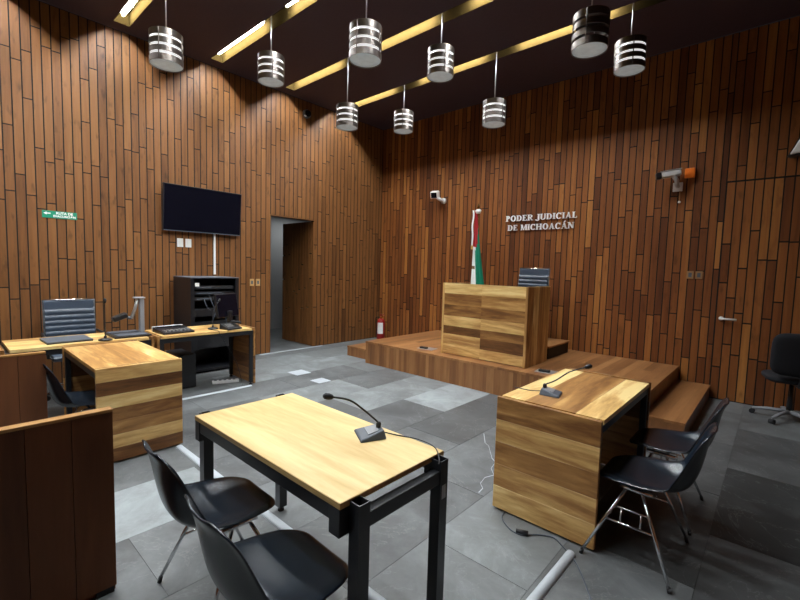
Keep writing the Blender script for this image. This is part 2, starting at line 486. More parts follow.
for i, s in enumerate(SLOTS):
    t = thing('ceiling_trough_light', TL[i], 'ceiling light', (SX0, s, ZC), 0, 'ceiling trough lights')
    L = SX1 - SX0; h = SW / 2
    mb = MB(); q = 0.004
    mb.box(0, L, -h, -h + q, 0.0, SD); mb.box(0, L, h - q, h, 0.0, SD); mb.box(0, L, -h, h, SD, SD + q)
    mb.box(0, q, -h + q, h - q, 0.0, SD); mb.box(L - q, L, -h + q, h - q, 0.0, SD)
    obj('trough', mb, M_cream, t)
    for a, b in SEG:
        bm_ = MB(); bm_.box(a - SX0 - 0.02, b - SX0 + 0.02, -0.028, 0.028, 0.110, SD - 0.001)
        obj('batten', bm_, M_white, t)
        tb = MB(); tb.tube([(a - SX0, 0, 0.087), (b - SX0, 0, 0.087)], 0.019, 12)
        o = obj('fluorescent_tube', tb, M_tubeE, t); o['label'] = 'glowing white tube'

# ------------------------------------------------------------------ pendant lamps
ORD = ['leftmost', 'second from the left', 'third from the left', 'fourth from the left', 'fifth from the left', 'sixth from the left', 'seventh from the left', 'eighth from the left', 'rightmost']


def pendant_parts(t, top, clear=False):
    H, r = 0.315, 0.158
    z = [0, 0.085, 0.165, 0.245, 0.315]
    obj('rod', MB().tube([(0, 0, H - 0.01), (0, 0, top)], 0.007, 8), M_alu, t)
    obj('cap', MB().lathe([(0.0, H - 0.012), (r - 0.004, H - 0.012), (r - 0.004, H - 0.004), (0.02, H), (0.0, H)], 32), M_steel, t)
    for k, (a, b) in enumerate([(0.0, 0.062), (0.088, 0.142), (0.166, 0.222), (0.246, 0.312)]):
        bm_ = MB(); rows = [[(rr * math.cos(2 * PI * j / 40), rr * math.sin(2 * PI * j / 40), zz) for j in range(41)] for rr, zz in ((r, a), (r, b), (r - 0.005, b), (r - 0.005, a), (r, a))]
        bm_.grid(rows[:2]); bm_.grid(rows[2:4]); bm_.grid(rows[1:3], smooth=False); bm_.grid(rows[3:5], smooth=False)
        obj('metal_band', bm_, M_steel, t)
    for k in range(4):
        a = PI / 4 + k * PI / 2
        obj('clip', MB().tube([((r - 0.001) * math.cos(a), (r - 0.001) * math.sin(a), 0.004), ((r - 0.001) * math.cos(a), (r - 0.001) * math.sin(a), H - 0.006)], 0.006, 6), M_steel, t)
    if not clear:
        bm_ = MB(); bm_.grid([[(0.146 * math.cos(2 * PI * j / 40), 0.146 * math.sin(2 * PI * j / 40), zz) for j in range(41)] for zz in (0.02, 0.30)])
        o = obj('diffuser', bm_, M_opal, t, solid=0.004); o['label'] = 'white inner diffuser drum'
    o = obj('lens', MB().lathe([(0.0, 0.004), (0.10, 0.005), (0.150, 0.008), (0.152, 0.016), (0.0, 0.016)], 40), M_lens, t); o['label'] = 'frosted pale lens'


PEND = [(-4.87, 1.71, 3.57), (-4.86, 2.91, 3.80), (-4.85, 4.145, 3.57), (-3.15, 2.91, 3.555), (-4.79, 5.31, 3.80), (-3.17, 4.145, 3.83), (-3.10, 5.31, 3.57), (-1.45, 4.145, 3.60), (-1.41, 5.31, 3.82)]
for i, (x, y, z) in enumerate(PEND):
    t = thing('pendant_lamp', 'banded steel drum pendant lamp, %s of the nine%s' % (ORD[i], ', open between bands' if i == 7 else ''), 'pendant lamp', (x, y, z), 0.35 * i, 'banded drum pendants')
    pendant_parts(t, ZC + SD - z, clear=(i == 7))

# ------------------------------------------------------------------ platform and judge's bench
rnd = random.Random(77)


def planked(x0, x1, y0, y1, z0, z1, along, width, tones, rnd, mb=None, jit=0.0, split=None):
    """a slab made of flush planks; 'along' = grain axis; planks stack along the second-largest axis"""
    mb = mb or MB()
    ex = {'x': (x0, x1), 'y': (y0, y1), 'z': (z0, z1)}
    across = [a for a in 'xyz' if a != along]
    across = max(across, key=lambda a: ex[a][1] - ex[a][0])
    lo, hi = ex[across]; n = max(1, round((hi - lo) / width))
    for i in range(n):
        a, b = lo + (hi - lo) * i / n, lo + (hi - lo) * (i + 1) / n
        l0, l1 = ex[along]
        cuts = [l0, l1]
        if split: cuts = [l0] + [l0 + (l1 - l0) * f for f in split(i, rnd)] + [l1]
        for j, (c0, c1) in enumerate(zip(cuts, cuts[1:])):
            tn = tones(i, j) if callable(tones) else tones[i % len(tones)]
            tn += rnd.uniform(-jit, jit)
            e = dict(ex); e[across] = (a, b); e[along] = (c0, c1)
            mb.box(*e['x'], *e['y'], *e['z'], tn)
    return mb


PX0, PX1, PY0 = -4.90, -0.90, 4.66
g = lambda m, s: (lambda i, j: min(0.95, max(0.05, rnd.gauss(m, s))))
t = thing('dais_platform', 'low wooden dais platform under the bench along the back wall', 'platform', (0, 0, 0))
obj('deck', planked(PX0, PX1, PY0, YB - 0.02, 0.325, 0.355, 'y', 0.095, g(.60, .12), rnd, split=lambda i, r: [r.uniform(.25, .75)]), M_plat['y'], t)
obj('riser', planked(PX0 + 0.004, PX1 - 0.004, PY0 + 0.004, PY0 + 0.03, 0.0, 0.325, 'z', 0.052, g(.60, .13), rnd), M_plat['z'], t)
obj('side_riser', planked(PX0 + 0.004, PX0 + 0.03, PY0 + 0.03, YB - 0.02, 0.0, 0.325, 'z', 0.09, g(.45, .1), rnd), M_plat['z'], t)
obj('side_riser', planked(PX1 - 0.03, PX1 - 0.004, PY0 + 0.03, YB - 0.02, 0.0, 0.325, 'z', 0.09, g(.28, .08), rnd), M_plat['z'], t)
for nm, a, b, y0, lab in (('dais_step', -5.53, PX0 + 0.002, 4.82, 'narrow wooden step at the left end of the dais by the red extinguisher'), ('dais_step', PX1 - 0.002, -0.55, 4.66, 'wide wooden step at the right end of the dais behind the shell chairs')):
    t = thing(nm, lab, 'step', (0, 0, 0), 0, 'steps beside the dais')
    obj('tread', planked(a, b, y0, YB - 0.02, 0.145, 0.17, 'y', 0.095, g(.52, .1), rnd), M_plat['y'], t)
    mb = MB(); planked(a + .004, b - .004, y0 + .004, y0 + 0.03, 0, 0.145, 'x' if b > -1 else 'z', 0.09, g(.5, .08), rnd, mb)
    planked(a + .004, a + .03, y0 + .03, YB - .02, 0, 0.145, 'z', 0.09, g(.4, .08), rnd, mb); planked(b - .03, b - .004, y0 + .03, YB - .02, 0, 0.145, 'z', 0.09, g(.3, .08), rnd, mb)
    obj('riser', mb, M_plat['z'], t)

BX0, BX1, BY0, BY1, BZ0, BZ1 = -3.515, -2.245, 4.845, 5.50, 0.355, 1.36
t = thing('judge_bench', 'tall wooden judge bench of mixed planks standing on the dais', 'bench desk', (0, 0, 0))
FT = [[.60, .55], [.70, .30], [.28, .40], [.72, .62], [.36, .34], [.34, .38], [.62, .66]][::-1]
FT = [[.66, .60], [.56, .32], [.26, .33], [.72, .64], [.42, .38], [.40, .42], [.78, .72]]
mb = MB()
zr = [0.0, .135, .285, .40, .545, .70, .86, 1.005]
FT = [[.72, .76], [.70, .24], [.20, .34], [.84, .74], [.40, .34], [.42, .50], [.90, .86]]
for i in range(7):
    xm = BX0 + (BX1 - BX0) * 0.49
    for (a, b), tn in zip(((BX0 + .02, xm), (xm, BX1 - .03)), FT[i]):
        mb.box(a, b, BY0, BY0 + 0.03, BZ0 + 0.012 + zr[i] * .987, BZ0 + 0.012 + zr[i + 1] * .987, tn)
obj('front_panel', mb, M_desk['x'], t)
obj('side_panel', planked(BX1 - 0.03, BX1, BY0 - 0.004, BY1, BZ0, BZ1, 'z', 0.15, [.55, .86, .62, .80, .55], rnd), M_desk['z'], t)  # striped planks, tones lifted to stand in for light on this side
obj('side_panel', planked(BX0 - 0.01, BX0 + 0.02, BY0 - 0.004, BY1, BZ0, BZ1, 'z', 0.15, [.80, .5, .6, .4, .5], rnd), M_desk['z'], t)
obj('worktop', planked(BX0 + 0.02, BX1 - 0.03, BY0 + 0.03, BY1 - 0.05, 1.08, 1.11, 'x', 0.14, [.6, .4, .7, .5], rnd), M_desk['x'], t)
t = thing('bench_plinth', 'low black sided plinth with wooden top behind the judge bench', 'plinth', (0, 0, 0))
obj('plinth_body', MB().box(-3.42, -2.28, 5.63, 6.36, 0.356, 0.51), M_blackm, t)
obj('plinth_top', planked(-3.44, -2.26, 5.61, 6.38, 0.51, 0.532, 'x', 0.12, g(.7, .1), rnd), M_plat['x'], t)


# ------------------------------------------------------------------ desks
def desk(name, label, loc, rz, L, W, side, near, far, top, modesty, H=0.745, group='courtroom desks'):
    """local x: from the near end panel to the far one; side = +1/-1 is the local y of the open side"""
    t = thing(name, label, 'desk', loc, rz, group)
    rr = random.Random(len(label) * 7 + 3)
    zb = 0.014
    for nm, x0, x1, tn in (('end_panel', 0.0, 0.026, near), ('end_panel', L - 0.026, L, far)):
        o = obj(nm, planked(x0, x1, -W / 2, W / 2, zb, H, 'y', (H - zb) / len(tn), tn, rr), M_desk['y'], t, bevel=0.0015, segs=1)
    obj('desktop', planked(0.058, L - 0.050, -W / 2 + 0.004, W / 2 - 0.004, H - 0.032, H - 0.004, 'x', W / len(top), top, rr), M_desk['x'], t)
    for x in (0.028, L - 0.068):
        for y in (-W / 2 + 0.01, W / 2 - 0.05):
            obj('leg', MB().box(x, x + 0.04, y, y + 0.04, 0.03, H - 0.033), M_black, t, bevel=0.002)
            obj('foot', MB().lathe([(0.0, 0.0), (0.022, 0.0), (0.022, 0.012), (0.008, 0.015), (0.008, 0.03), (0, .03)], 14, x + 0.02, y + 0.02), M_blackm, t)
    for x in (0.028, L - 0.068):
        obj('end_rail', MB().box(x, x + 0.04, -W / 2 + 0.05, W / 2 - 0.05, H - 0.09, H - 0.047), M_black, t)
        obj('trim_bar', MB().box(x - 0.001, x + 0.016, -W / 2 + 0.05, W / 2 - 0.05, H - 0.046, H - 0.034), M_blackm, t)
    for y in (-W / 2 + 0.012, W / 2 - 0.042):
        obj('long_rail', MB().box(0.068, L - 0.068, y, y + 0.03, H - 0.085, H - 0.0325), M_black, t)
    if modesty:
        y = -side * (W / 2 - 0.055)
        obj('modesty_panel', planked(0.07, L - 0.07, y - 0.009, y + 0.009, 0.16, H - 0.09, 'x', 0.2, [.12, .16, .10], rr), M_part, t)
    return t


# right-hand desk: near panel faces -y
desk('counsel_desk', 'right-hand wooden counsel desk with brown plank end panel beside the two shell chairs', (-0.972, 2.402, 0), PI / 2, 1.20, 0.632, -1,
     [.78, .70, .54, .66, .42], [.5, .4, .6, .3, .5], [.90, .52, .50, .92], True)
# left-hand desk: near panel faces +x
desk('witness_desk', 'left-hand wooden desk with pale striped end panel beside the dark partitions', (-3.665, 1.075, 0), PI, 1.18, 0.60, 1,
     [.26, .80, .50, .46, .82, .24, .84], [.5, .4, .6, .3, .5], [.84, .60, .58, .66], True)
# two counters along the left wall
desk('clerk_desk', 'long wooden clerk desk in front of the ribbed chair, carrying the document camera', (-5.235, 0.37, 0), PI / 2, 1.20, 0.62, -1,
     [.3, .3, .3, .3], [.5, .4, .6, .3], [.88, .80, .86, .78], False, 0.745)
desk('equipment_desk', 'open wooden desk below the television in front of the black server rack', (-5.235, 1.60, 0), PI / 2, 1.15, 0.60, -1,
     [.5, .3, .5, .4], [.42, .3, .45, .4], [.80, .72, .80, .7], False, 0.737)

# ------------------------------------------------------------------ table with black frame in the foreground
t = thing('work_table', 'pale wood table with black square steel frame in the foreground', 'table', (0, 0, 0))
TX0, TX1, TY0, TY1 = -2.215, -1.047, 0.894, 1.484
mb = MB(); mb.box(TX0, TX1, TY0, TY1, 0.727, 0.7505, 0.66)
obj('tabletop', mb, M_light, t, bevel=0.0012, segs=1)
mb = MB(); e = 0.0015
mb.box(TX0 - e, TX1 + e, TY0 - e, TY0, 0.7275, 0.749, .2); mb.box(TX0 - e, TX1 + e, TY1, TY1 + e, 0.7275, 0.749, .2); mb.box(TX0 - e, TX0, TY0, TY1, 0.7275, 0.749, .2); mb.box(TX1, TX1 + e, TY0, TY1, 0.7275, 0.749, .2)
o = obj('edge_band', mb, M_light, t); o['label'] = 'duller brown edge band'


def square_tube(x, y, z0, z1, s=0.052, wl=0.004):
    m = MB(); h = s / 2
    m.box(x - h, x + h, y - h, y - h + wl, z0, z1); m.box(x - h, x + h, y + h - wl, y + h, z0, z1)
    m.box(x - h, x - h + wl, y - h + wl, y + h - wl, z0, z1); m.box(x + h - wl, x + h, y - h + wl, y + h - wl, z0, z1)
    m.box(x - h + wl, x + h - wl, y - h + wl, y + h - wl, z0, z0 + 0.002)
    return m


for x in (-2.24, -1.022):
    for y in (0.962, 1.425):
        lg = obj('leg', square_tube(x, y, 0.03, 0.742), M_black, t)
        obj('levelling_foot', MB().lathe([(0, 0), (0.02, 0), (0.02, 0.01), (0.007, 0.014), (0.007, 0.035), (0, .035)], 14, x, y), M_blackm, lg)
        if x > -2 and y > 1:
            s = obj('label_sticker', MB().box(x + 0.0262, x + 0.0268, y - 0.014, y + 0.014, 0.575, 0.635), M_duct, lg); s['label'] = 'small pale sticker'
for x in (-2.24, -1.022):
    obj('end_rail', MB().box(x - 0.022, x + 0.022, 0.981, 1.399, 0.645, 0.70), M_black, t, bevel=0.002)
for y in (0.898, 1.43):
    obj('long_rail', MB().box(TX0 + 0.045, TX1 - 0.06, y, y + 0.045, 0.668, 0.7265), M_black, t, bevel=0.002)
    for xa, xb in ((TX0 - 0.004, TX0 + 0.045), (TX1 - 0.060, TX1 - 0.003)):
        obj('rail_bracket', MB().box(xa, xb, y - 0.004, y + 0.045, 0.622, 0.7265), M_black, t, bevel=0.002)

# ------------------------------------------------------------------ shell chairs


def smooth_path(P, n):
    """Catmull-Rom through P, n samples per span"""
    P = [Vector(p) for p in P]
    out = []
    for i in range(len(P) - 1):
        p0, p1, p2, p3 = P[max(i - 1, 0)], P[i], P[i + 1], P[min(i + 2, len(P) - 1)]
        for k in range(n):
            u = k / n
            out.append(0.5 * ((2 * p1) + (p2 - p0) * u + (2 * p0 - 5 * p1 + 4 * p2 - p3) * u * u + (3 * p1 - p0 - 3 * p2 + p3) * u ** 3))
    out.append(P[-1])
    return out


def shell_mesh():
    # profile in (y, z) with half width w and edge lift; chair faces +y
    K = [((0.228, 0.412, 0.09), 0.0), ((0.216, 0.430, 0.155), 0.004), ((0.15, 0.441, 0.206), 0.012), ((0.05, 0.436, 0.232), 0.028), ((-0.05, 0.427, 0.236), 0.050), ((-0.130, 0.431, 0.234), 0.072),
         ((-0.185, 0.463, 0.228), 0.088), ((-0.214, 0.525, 0.218), 0.085), ((-0.231, 0.60, 0.208), 0.070), ((-0.244, 0.68, 0.198), 0.050), ((-0.256, 0.735, 0.185), 0.034), ((-0.270, 0.768, 0.150), 0.024), ((-0.278, 0.780, 0.09), 0.020)]
    path = smooth_path([k[0] for k in K], 3)
    lift = smooth_path([(k[1], 0, 0) for k in K], 3)
    rows = []
    n = 17
    for i, (p, l) in enumerate(zip(path, lift)):
        a = path[max(i - 1, 0)]; b = path[min(i + 1, len(path) - 1)]
        d = Vector((b.x - a.x, b.y - a.y)); d.normalize()
        nx, nz = d.y, -d.x          # normal pointing to the sitter's side
        if nz < 0 and nx < 0: nx, nz = -nx, -nz
        row = []
        for k in range(n):
            u = -1 + 2 * k / (n - 1)
            h = l.x * abs(u) ** 2.6
            if abs(u) > 0.92: h -= 0.012 * (abs(u) - 0.92) / 0.08
            row.append((p.z * u, p.x + nx * h, p.y + nz * h))
        rows.append(row)
    return MB().grid(rows)


def shell_chair(label, loc, rz):
    t = thing('shell_chair', label, 'chair', loc, rz, 'black shell chairs')
    obj('shell', shell_mesh(), M_shell, t, solid=0.008, sub=1)
    for sx in (-1, 1):
        xt, xb = 0.165 * sx, 0.268 * sx
        top = {1: (xt, 0.075, 0.405), -1: (xt, 0.0, 0.405)}
        bot = {1: (xb, 0.255, 0.014), -1: (xb, -0.165, 0.014)}
        for sy in (1, -1):
            a, b = Vector(top[sy]), Vector(bot[sy])
            lg = obj('leg', MB().tube([a, b], 0.0085, 10), M_chrome, t)
            obj('foot_cap', MB().tube([b + (a - b).normalized() * 0.016, (b.x, b.y, 0.001)], 0.0098, 10), M_blackm, lg)
        for zt in (0.30, 0.225):
            q = []
            for sy in (1, -1):
                a, b = Vector(top[sy]), Vector(bot[sy]); f = (a.z - zt) / (a.z - b.z); q.append(a + (b - a) * f)
            obj('rung', MB().tube(q, 0.0055, 8), M_chrome, t)
        for yy in (0.085, -0.01):
            f1, f2 = (0.405 - 0.30) / (0.405 - 0.014), (0.405 - 0.225) / (0.405 - 0.014)
            obj('spindle', MB().tube([(xt + (xb - xt) * f1, yy, 0.30), (xt + (xb - xt) * f2, yy, 0.225)], 0.0045, 8), M_chrome, t)
        obj('bracket', MB().tube([(xt, 0.11, 0.410), (xt, -0.05, 0.406)], 0.013, 10), M_chrome, t)
    for yy in (0.08, 0.0): obj('cross_bar', MB().tube([(-0.165, yy, 0.402), (0.165, yy, 0.402)], 0.008, 8), M_black, t)
    
    return t


c0 = shell_chair('black shell chair at the near left corner of the pale table, back toward the partition', (-1.85, 0.838, 0), -0.03)
dup(c0, (-1.268, 0.79, 0), -0.03, 'black shell chair at the pale table nearest the camera, cut by the bottom edge')
dup(c0, (-0.452, 2.62, 0), PI / 2, 'black shell chair nearer of two at the right-hand desk, chrome ladder legs showing')
dup(c0, (-0.45, 3.25, 0), PI / 2, 'black shell chair farther of two at the right-hand desk, before the dais step')
dup(c0, (-4.0, 0.78, 0), 0.0, 'black shell chair tucked into the left-hand desk behind the partitions')


# ------------------------------------------------------------------ office chairs
def star_base(t, hub_z=0.10, r=0.30, mat=None):
    for k in range(5):
        a = 2 * PI * k / 5 + 0.3
        m = MB(); d = Vector((math.cos(a), math.sin(a), 0))
        m.tube([d * 0.02 + Vector((0, 0, hub_z)), d * r * 0.6 + Vector((0, 0, hub_z - 0.01)), d * r + Vector((0, 0, 0.065))], [0.022, 0.018, 0.013], 10)
        lg = obj('star_leg', m, mat or M_chrome, t)
        c = d * r; q = Vector((-d.y, d.x, 0))
        obj('caster', MB().tube([c + q * 0.024 + Vector((0, 0, 0.027)), c - q * 0.024 + Vector((0, 0, 0.027))], 0.026, 16), M_blackm, lg)


def ribbed_back(w, z0, z1, y, ribs, lean=0.06):
    rows = []
    n = 9
    for s_ in (0, 1):
        rr = []
        N = 60
        for i in range(N + 1):
            v = i / N
            z = z0 + (z1 - z0) * v
            rib = 0.0
            if v < ribs[1]: rib = 0.014 * abs(math.sin(PI * ribs[0] * v / ribs[1])) ** 0.6
            th = 0.018 + rib
            th *= min(1, (min(v, 1 - v) / 0.02) + 0.35)
            yy = y - lean * v + (th if s_ == 0 else -th)
            rr.append([(w * (-1 + 2 * k / (n - 1)), yy - 0.02 * (1 - (-1 + 2 * k / (n - 1)) ** 2), z) for k in range(n)])
        rows.append(rr if s_ == 0 else [r[::-1] for r in rr])
    m = MB(); m.grid(rows[0]); m.grid(rows[1])
    # close the sides, top and bottom
    A, B = rows
    for i in range(len(A) - 1):
        m.add([A[i][0], A[i + 1][0], B[i + 1][-1], B[i][-1]], [(0, 1, 2, 3)]); m.add([A[i][-1], A[i + 1][-1], B[i + 1][0], B[i][0]], [(3, 2, 1, 0)])
    m.grid([A[-1], B[-1][::-1]]); m.grid([A[0], B[0][::-1]])
    return m


def ribbed_chair(label, loc, rz, seat_z=0.47, top=1.07):
    t = thing('ribbed_office_chair', label, 'office chair', loc, rz, 'ribbed leather chairs')
    obj('backrest', ribbed_back(0.232, seat_z + 0.06, top, -0.24, (7, 0.80)), M_leather, t)
    m = MB()
    rows = [[(0.235 * (-1 + 2 * k / 8), -0.25 + 0.48 * i / 24, seat_z + 0.02 + 0.010 * abs(math.sin(PI * 4 * i / 24)) - (0.02 if i in (0, 24) else 0)) for k in range(9)] for i in range(25)]
    m.grid(rows); m.box(-0.235, 0.235, -0.25, 0.23, seat_z - 0.03, seat_z + 0.005)
    obj('seat', m, M_leather, t)
    for sx in (-1, 1):
        obj('side_frame', MB().tube([(sx * 0.24, -0.30, top + 0.005), (sx * 0.24, -0.25, seat_z + 0.12), (sx * 0.24, -0.20, seat_z - 0.01), (sx * 0.24, 0.22, seat_z - 0.005)], 0.010, 10), M_black, t)
        obj('armrest', MB().tube([(sx * 0.262, -0.262, seat_z + 0.22), (sx * 0.275, 0.02, seat_z + 0.21), (sx * 0.275, 0.10, seat_z + 0.16), (sx * 0.262, 0.10, seat_z - 0.01)], 0.014, 10), M_black, t)
    obj('top_bar', MB().tube([(-0.24, -0.30, top + 0.004), (0.24, -0.30, top + 0.004)], 0.009, 10), M_chrome, t)
    obj('gas_stem', MB().tube([(0, 0, 0.09), (0, 0, seat_z - 0.03)], [0.028, 0.022], 14), M_black, t)
    star_base(t)
    return t


r0 = ribbed_chair('blue-black ribbed office chair behind the clerk desk against the left wall', (-5.92, 1.075, 0), -PI / 2, 0.47, 1.065)
dup(r0, (-2.83, 5.98, 0.533), PI, 'blue-black ribbed office chair with its back showing above the judge bench')

t = thing('task_chair', 'dark fabric task chair on casters by the right edge of the photo', 'office chair', (0.19, 6.22, 0), 0.2)
rows = []
m = MB()


def cushion(w, d, h, M, n=10):
    mm = MB()
    rows = []
    for i in range(2 * n + 1):
        ph = -PI / 2 + PI * i / (2 * n)
        cz, sz = math.cos(ph), math.sin(ph)
        rows.append([])
        for k in range(33):
            th = 2 * PI * k / 32
            ex = 0.45
            fx = math.copysign(abs(math.cos(th)) ** ex, math.cos(th)); fy = math.copysign(abs(math.sin(th)) ** ex, math.sin(th))
            rows[-1].append(M @ Vector((w * fx * cz ** 0.4 if cz > 1e-6 else 0, d * fy * cz ** 0.4 if cz > 1e-6 else 0, h * math.copysign(abs(sz) ** 0.8, sz))))
    return mm.grid(rows)


obj('seat', cushion(0.24, 0.23, 0.045, Matrix.Translation((0, 0.02, 0.47))), M_fabric, t)
obj('backrest', cushion(0.25, 0.23, 0.045, Matrix.Translation((0, -0.25, 0.76)) @ Matrix.Rotation(PI / 2 + 0.1, 4, 'X')), M_fabric, t)
obj('back_bar', MB().tube([(0, 0.0, 0.42), (0, -0.26, 0.43), (0, -0.31, 0.50), (0, -0.30, 0.75)], 0.016, 10), M_black, t)
obj('gas_stem', MB().tube([(0, 0, 0.09), (0, 0, 0.43)], [0.028, 0.02], 14), M_black, t)
star_base(t, 0.10, 0.31, M_mid)


# ------------------------------------------------------------------ partitions
def partition(label, x, y0, y1, h):
    t = thing('wood_partition', label, 'partition', (0, 0, 0), 0, 'low wooden partitions')
    rr = random.Random(int(-x * 100))
    mb = MB(); y = y1
    while y > y0 + 0.01:
        a = max(y0, y - 0.152); mb.box(x - 0.018, x, a + 0.0012, y - 0.0012, 0.03, h - 0.014, rr.choice([.35, .5, .62, .45])); y = a
    obj('board_face', mb, M_part, t)
    obj('core', MB().box(x - 0.044, x - 0.0185, y0, y1 - 0.002, 0.0, h - 0.014), M_part, t)
    o = obj('top_edge', MB().box(x - 0.046, x + 0.002, y0, y1 + 0.001, h - 0.014, h, 0.55), M_desk['y'], t, bevel=0.0015); o['label'] = 'pale wooden top edge'
    obj('end_foot', MB().box(x - 0.04, x - 0.002, y1 - 0.08, y1 - 0.01, 0.0, 0.03), M_blackm, t)
    return t


partition('dark board partition in the left foreground, its pale top edge nearest the camera', -2.21, -2.2, 0.528, 0.875)
partition('dark board partition farther left, between the clerk desk and the foreground partition', -3.90, -2.2, 0.53, 0.875)

# ------------------------------------------------------------------ television, rack and wall fittings
TV = thing('television', 'black flat television mounted high on the left wall', 'television', (XL, 2.765, 2.325))
tilt = Matrix.Rotation(math.radians(5), 4, 'Y')
obj('bezel', MB().box(0.055, 0.105, -0.572, 0.572, -0.328, 0.328).xform(tilt), M_black, TV, bevel=0.004)
obj('screen', MB().box(0.1051, 0.1065, -0.560, 0.560, -0.312, 0.318).xform(tilt), M_screen, TV)
obj('lower_trim', MB().box(0.1052, 0.109, -0.560, 0.560, -0.327, -0.317).xform(tilt), M_grey, TV)
obj('wall_bracket', MB().box(0.0, 0.075, -0.15, 0.15, -0.12, 0.12), M_blackm, TV)

t = tag(obj('cable_conduit', MB().box(XL + 0.001, XL + 0.025, 2.935, 2.965, 1.37, 2.03), M_white, bevel=0.003), 'white cable conduit running from the television down to the rack', 'conduit')


def plate(label, P, n, name='wall_switch', m=M_white, size=(0.07, 0.115), kind='rocker', cat='switch', grp=None):
    """P centre on the wall, n = '+x' or '-y' facing"""
    t = thing(name, label, cat, P, -PI / 2 if n == '+x' else PI, grp)   # local +y faces the room
    if n == '+x': t.rotation_euler = (0, 0, -PI / 2)
    w_, h_ = size
    obj('cover_plate', MB().box(-w_ / 2, w_ / 2, 0.0, 0.009, -h_ / 2, h_ / 2), m, t, bevel=0.003)
    if kind == 'rocker': obj('rocker', MB().box(-0.016, 0.016, 0.009, 0.014, -0.034, 0.034), m, t, bevel=0.002)
    else: obj('socket', MB().box(-0.018, 0.018, 0.009, 0.0105, -0.028, 0.028), M_grey, t)
    return t


plate('white wall switch under the television, left of the pair', (XL, 2.45, 1.83), '+x', size=(0.085, 0.125), grp='switches under the television')
plate('white wall switch under the television, right of the pair', (XL, 2.565, 1.83), '+x', size=(0.085, 0.125), grp='switches under the television')
plate('beige socket left of the open doorway, left of the pair', (XL, 3.58, 1.24), '+x', 'wall_socket', M_beige, (0.075, 0.115), 'socket', 'socket', 'sockets by the doorway')
plate('beige socket left of the open doorway, right of the pair', (XL, 3.69, 1.24), '+x', 'wall_socket', M_beige, (0.075, 0.115), 'socket', 'socket', 'sockets by the doorway')
plate('brownish socket on the back wall below the orange box, left of the pair', (-0.86, YB, 1.565), '-y', 'wall_socket', M_umber, (0.075, 0.10), 'socket', 'socket', 'sockets on the back wall')
plate('brownish socket on the back wall below the orange box, right of the pair', (-0.765, YB, 1.565), '-y', 'wall_socket', M_umber, (0.075, 0.10), 'socket', 'socket', 'sockets on the back wall')

# server rack
t = thing('server_rack', 'black server rack cabinet standing below the television', 'server rack', (0, 0, 0))
x0, x1, y0, y1, H = -6.5, -5.9, 2.335, 3.02, 1.345
mb = MB(); mb.box(x0, x1, y0, y0 + 0.02, 0.03, H - 0.012); mb.box(x0, x1, y1 - 0.02, y1, 0.03, H - 0.012); mb.box(x0, x0 + 0.02, y0 + .02, y1 - .02, 0.03, H - 0.012); mb.box(x0, x1, y0 + .02, y1 - .02, 0.03, 0.06)
mb.box(x1 - 0.03, x1, y0 + 0.02, y0 + 0.05, 0.06, H - 0.012); mb.box(x1 - 0.03, x1, y1 - 0.05, y1 - 0.02, 0.06, H - 0.012)
obj('cabinet_body', mb, M_slate, t)
o = obj('top_panel', MB().box(x0 - 0.0, x1 + 0.005, y0 - 0.003, y1 + 0.003, H - 0.012, H), M_grey, t, bevel=0.002); o['label'] = 'pale top panel'  # top in a lighter grey than the cabinet body
for k, (z0, z1, m_) in enumerate([(1.18, 1.225, M_blackm), (1.10, 1.145, M_slate), (1.02, 1.065, M_blackm), (0.80, 0.90, M_blackm), (0.62, 0.72, M_slate), (0.34, 0.50, M_blackm)]):
    u = obj('rack_unit', MB().box(x1 - 0.45, x1 - 0.05, y0 + 0.06, y1 - 0.06, z0, z1), m_, t)
    obj('face_plate', MB().box(x1 - 0.05, x1 - 0.047, y0 + 0.10, y0 + (0.45 if k == 1 else 0.30), z0 + 0.014, z1 - 0.014), M_grey if k in (0, 1, 2) else M_slate, u)
mm = MB()
for (ya, za, yb, zb) in [(2.52, 1.06, 2.62, 0.88), (2.60, 1.10, 2.72, 0.84), (2.72, 1.06, 2.64, 0.70), (2.80, 1.12, 2.86, 0.60)]:
    mm.tube(smooth_path([(x1 - 0.045, ya, za), (x1 - 0.02, ya * .6 + yb * .4, za * .6 + zb * .4 - 0.05), (x1 - 0.045, yb, zb)], 6), 0.006, 6)
obj('patch_cables', mm, M_grey, t)
obj('maker_badge', MB().box(x1 - 0.001, x1 + 0.002, y0 + 0.06, y0 + 0.115, 1.22, 1.27), M_white, t)
for ya in (y0 + 0.06, y1 - 0.06):
    for xa in (x0 + 0.06, x1 - 0.06):
        obj('caster', MB().tube([(xa, ya - 0.012, 0.016), (xa, ya + 0.012, 0.016)], 0.0155, 14), M_blackm, t)

# green evacuation sign
def text_mesh(name, s, size, m, parent, M, depth=0.001, bold=0.0, align='CENTER'):
    cu = bpy.data.curves.new(name, 'FONT'); cu.body = s; cu.size = size; cu.extrude = depth; cu.offset = bold; cu.align_x = align; cu.align_y = 'CENTER'; cu.resolution_u = 3
    tmp = bpy.data.objects.new(name, cu); COL.objects.link(tmp)
    dg = bpy.context.evaluated_depsgraph_get()
    me = bpy.data.meshes.new_from_object(tmp.evaluated_get(dg))
    bpy.data.objects.remove(tmp); bpy.data.curves.remove(cu)
    me.transform(M); me.materials.clear(); me.materials.append(m)
    o = bpy.data.objects.new(name, me); COL.objects.link(o); o.parent = parent
    return o


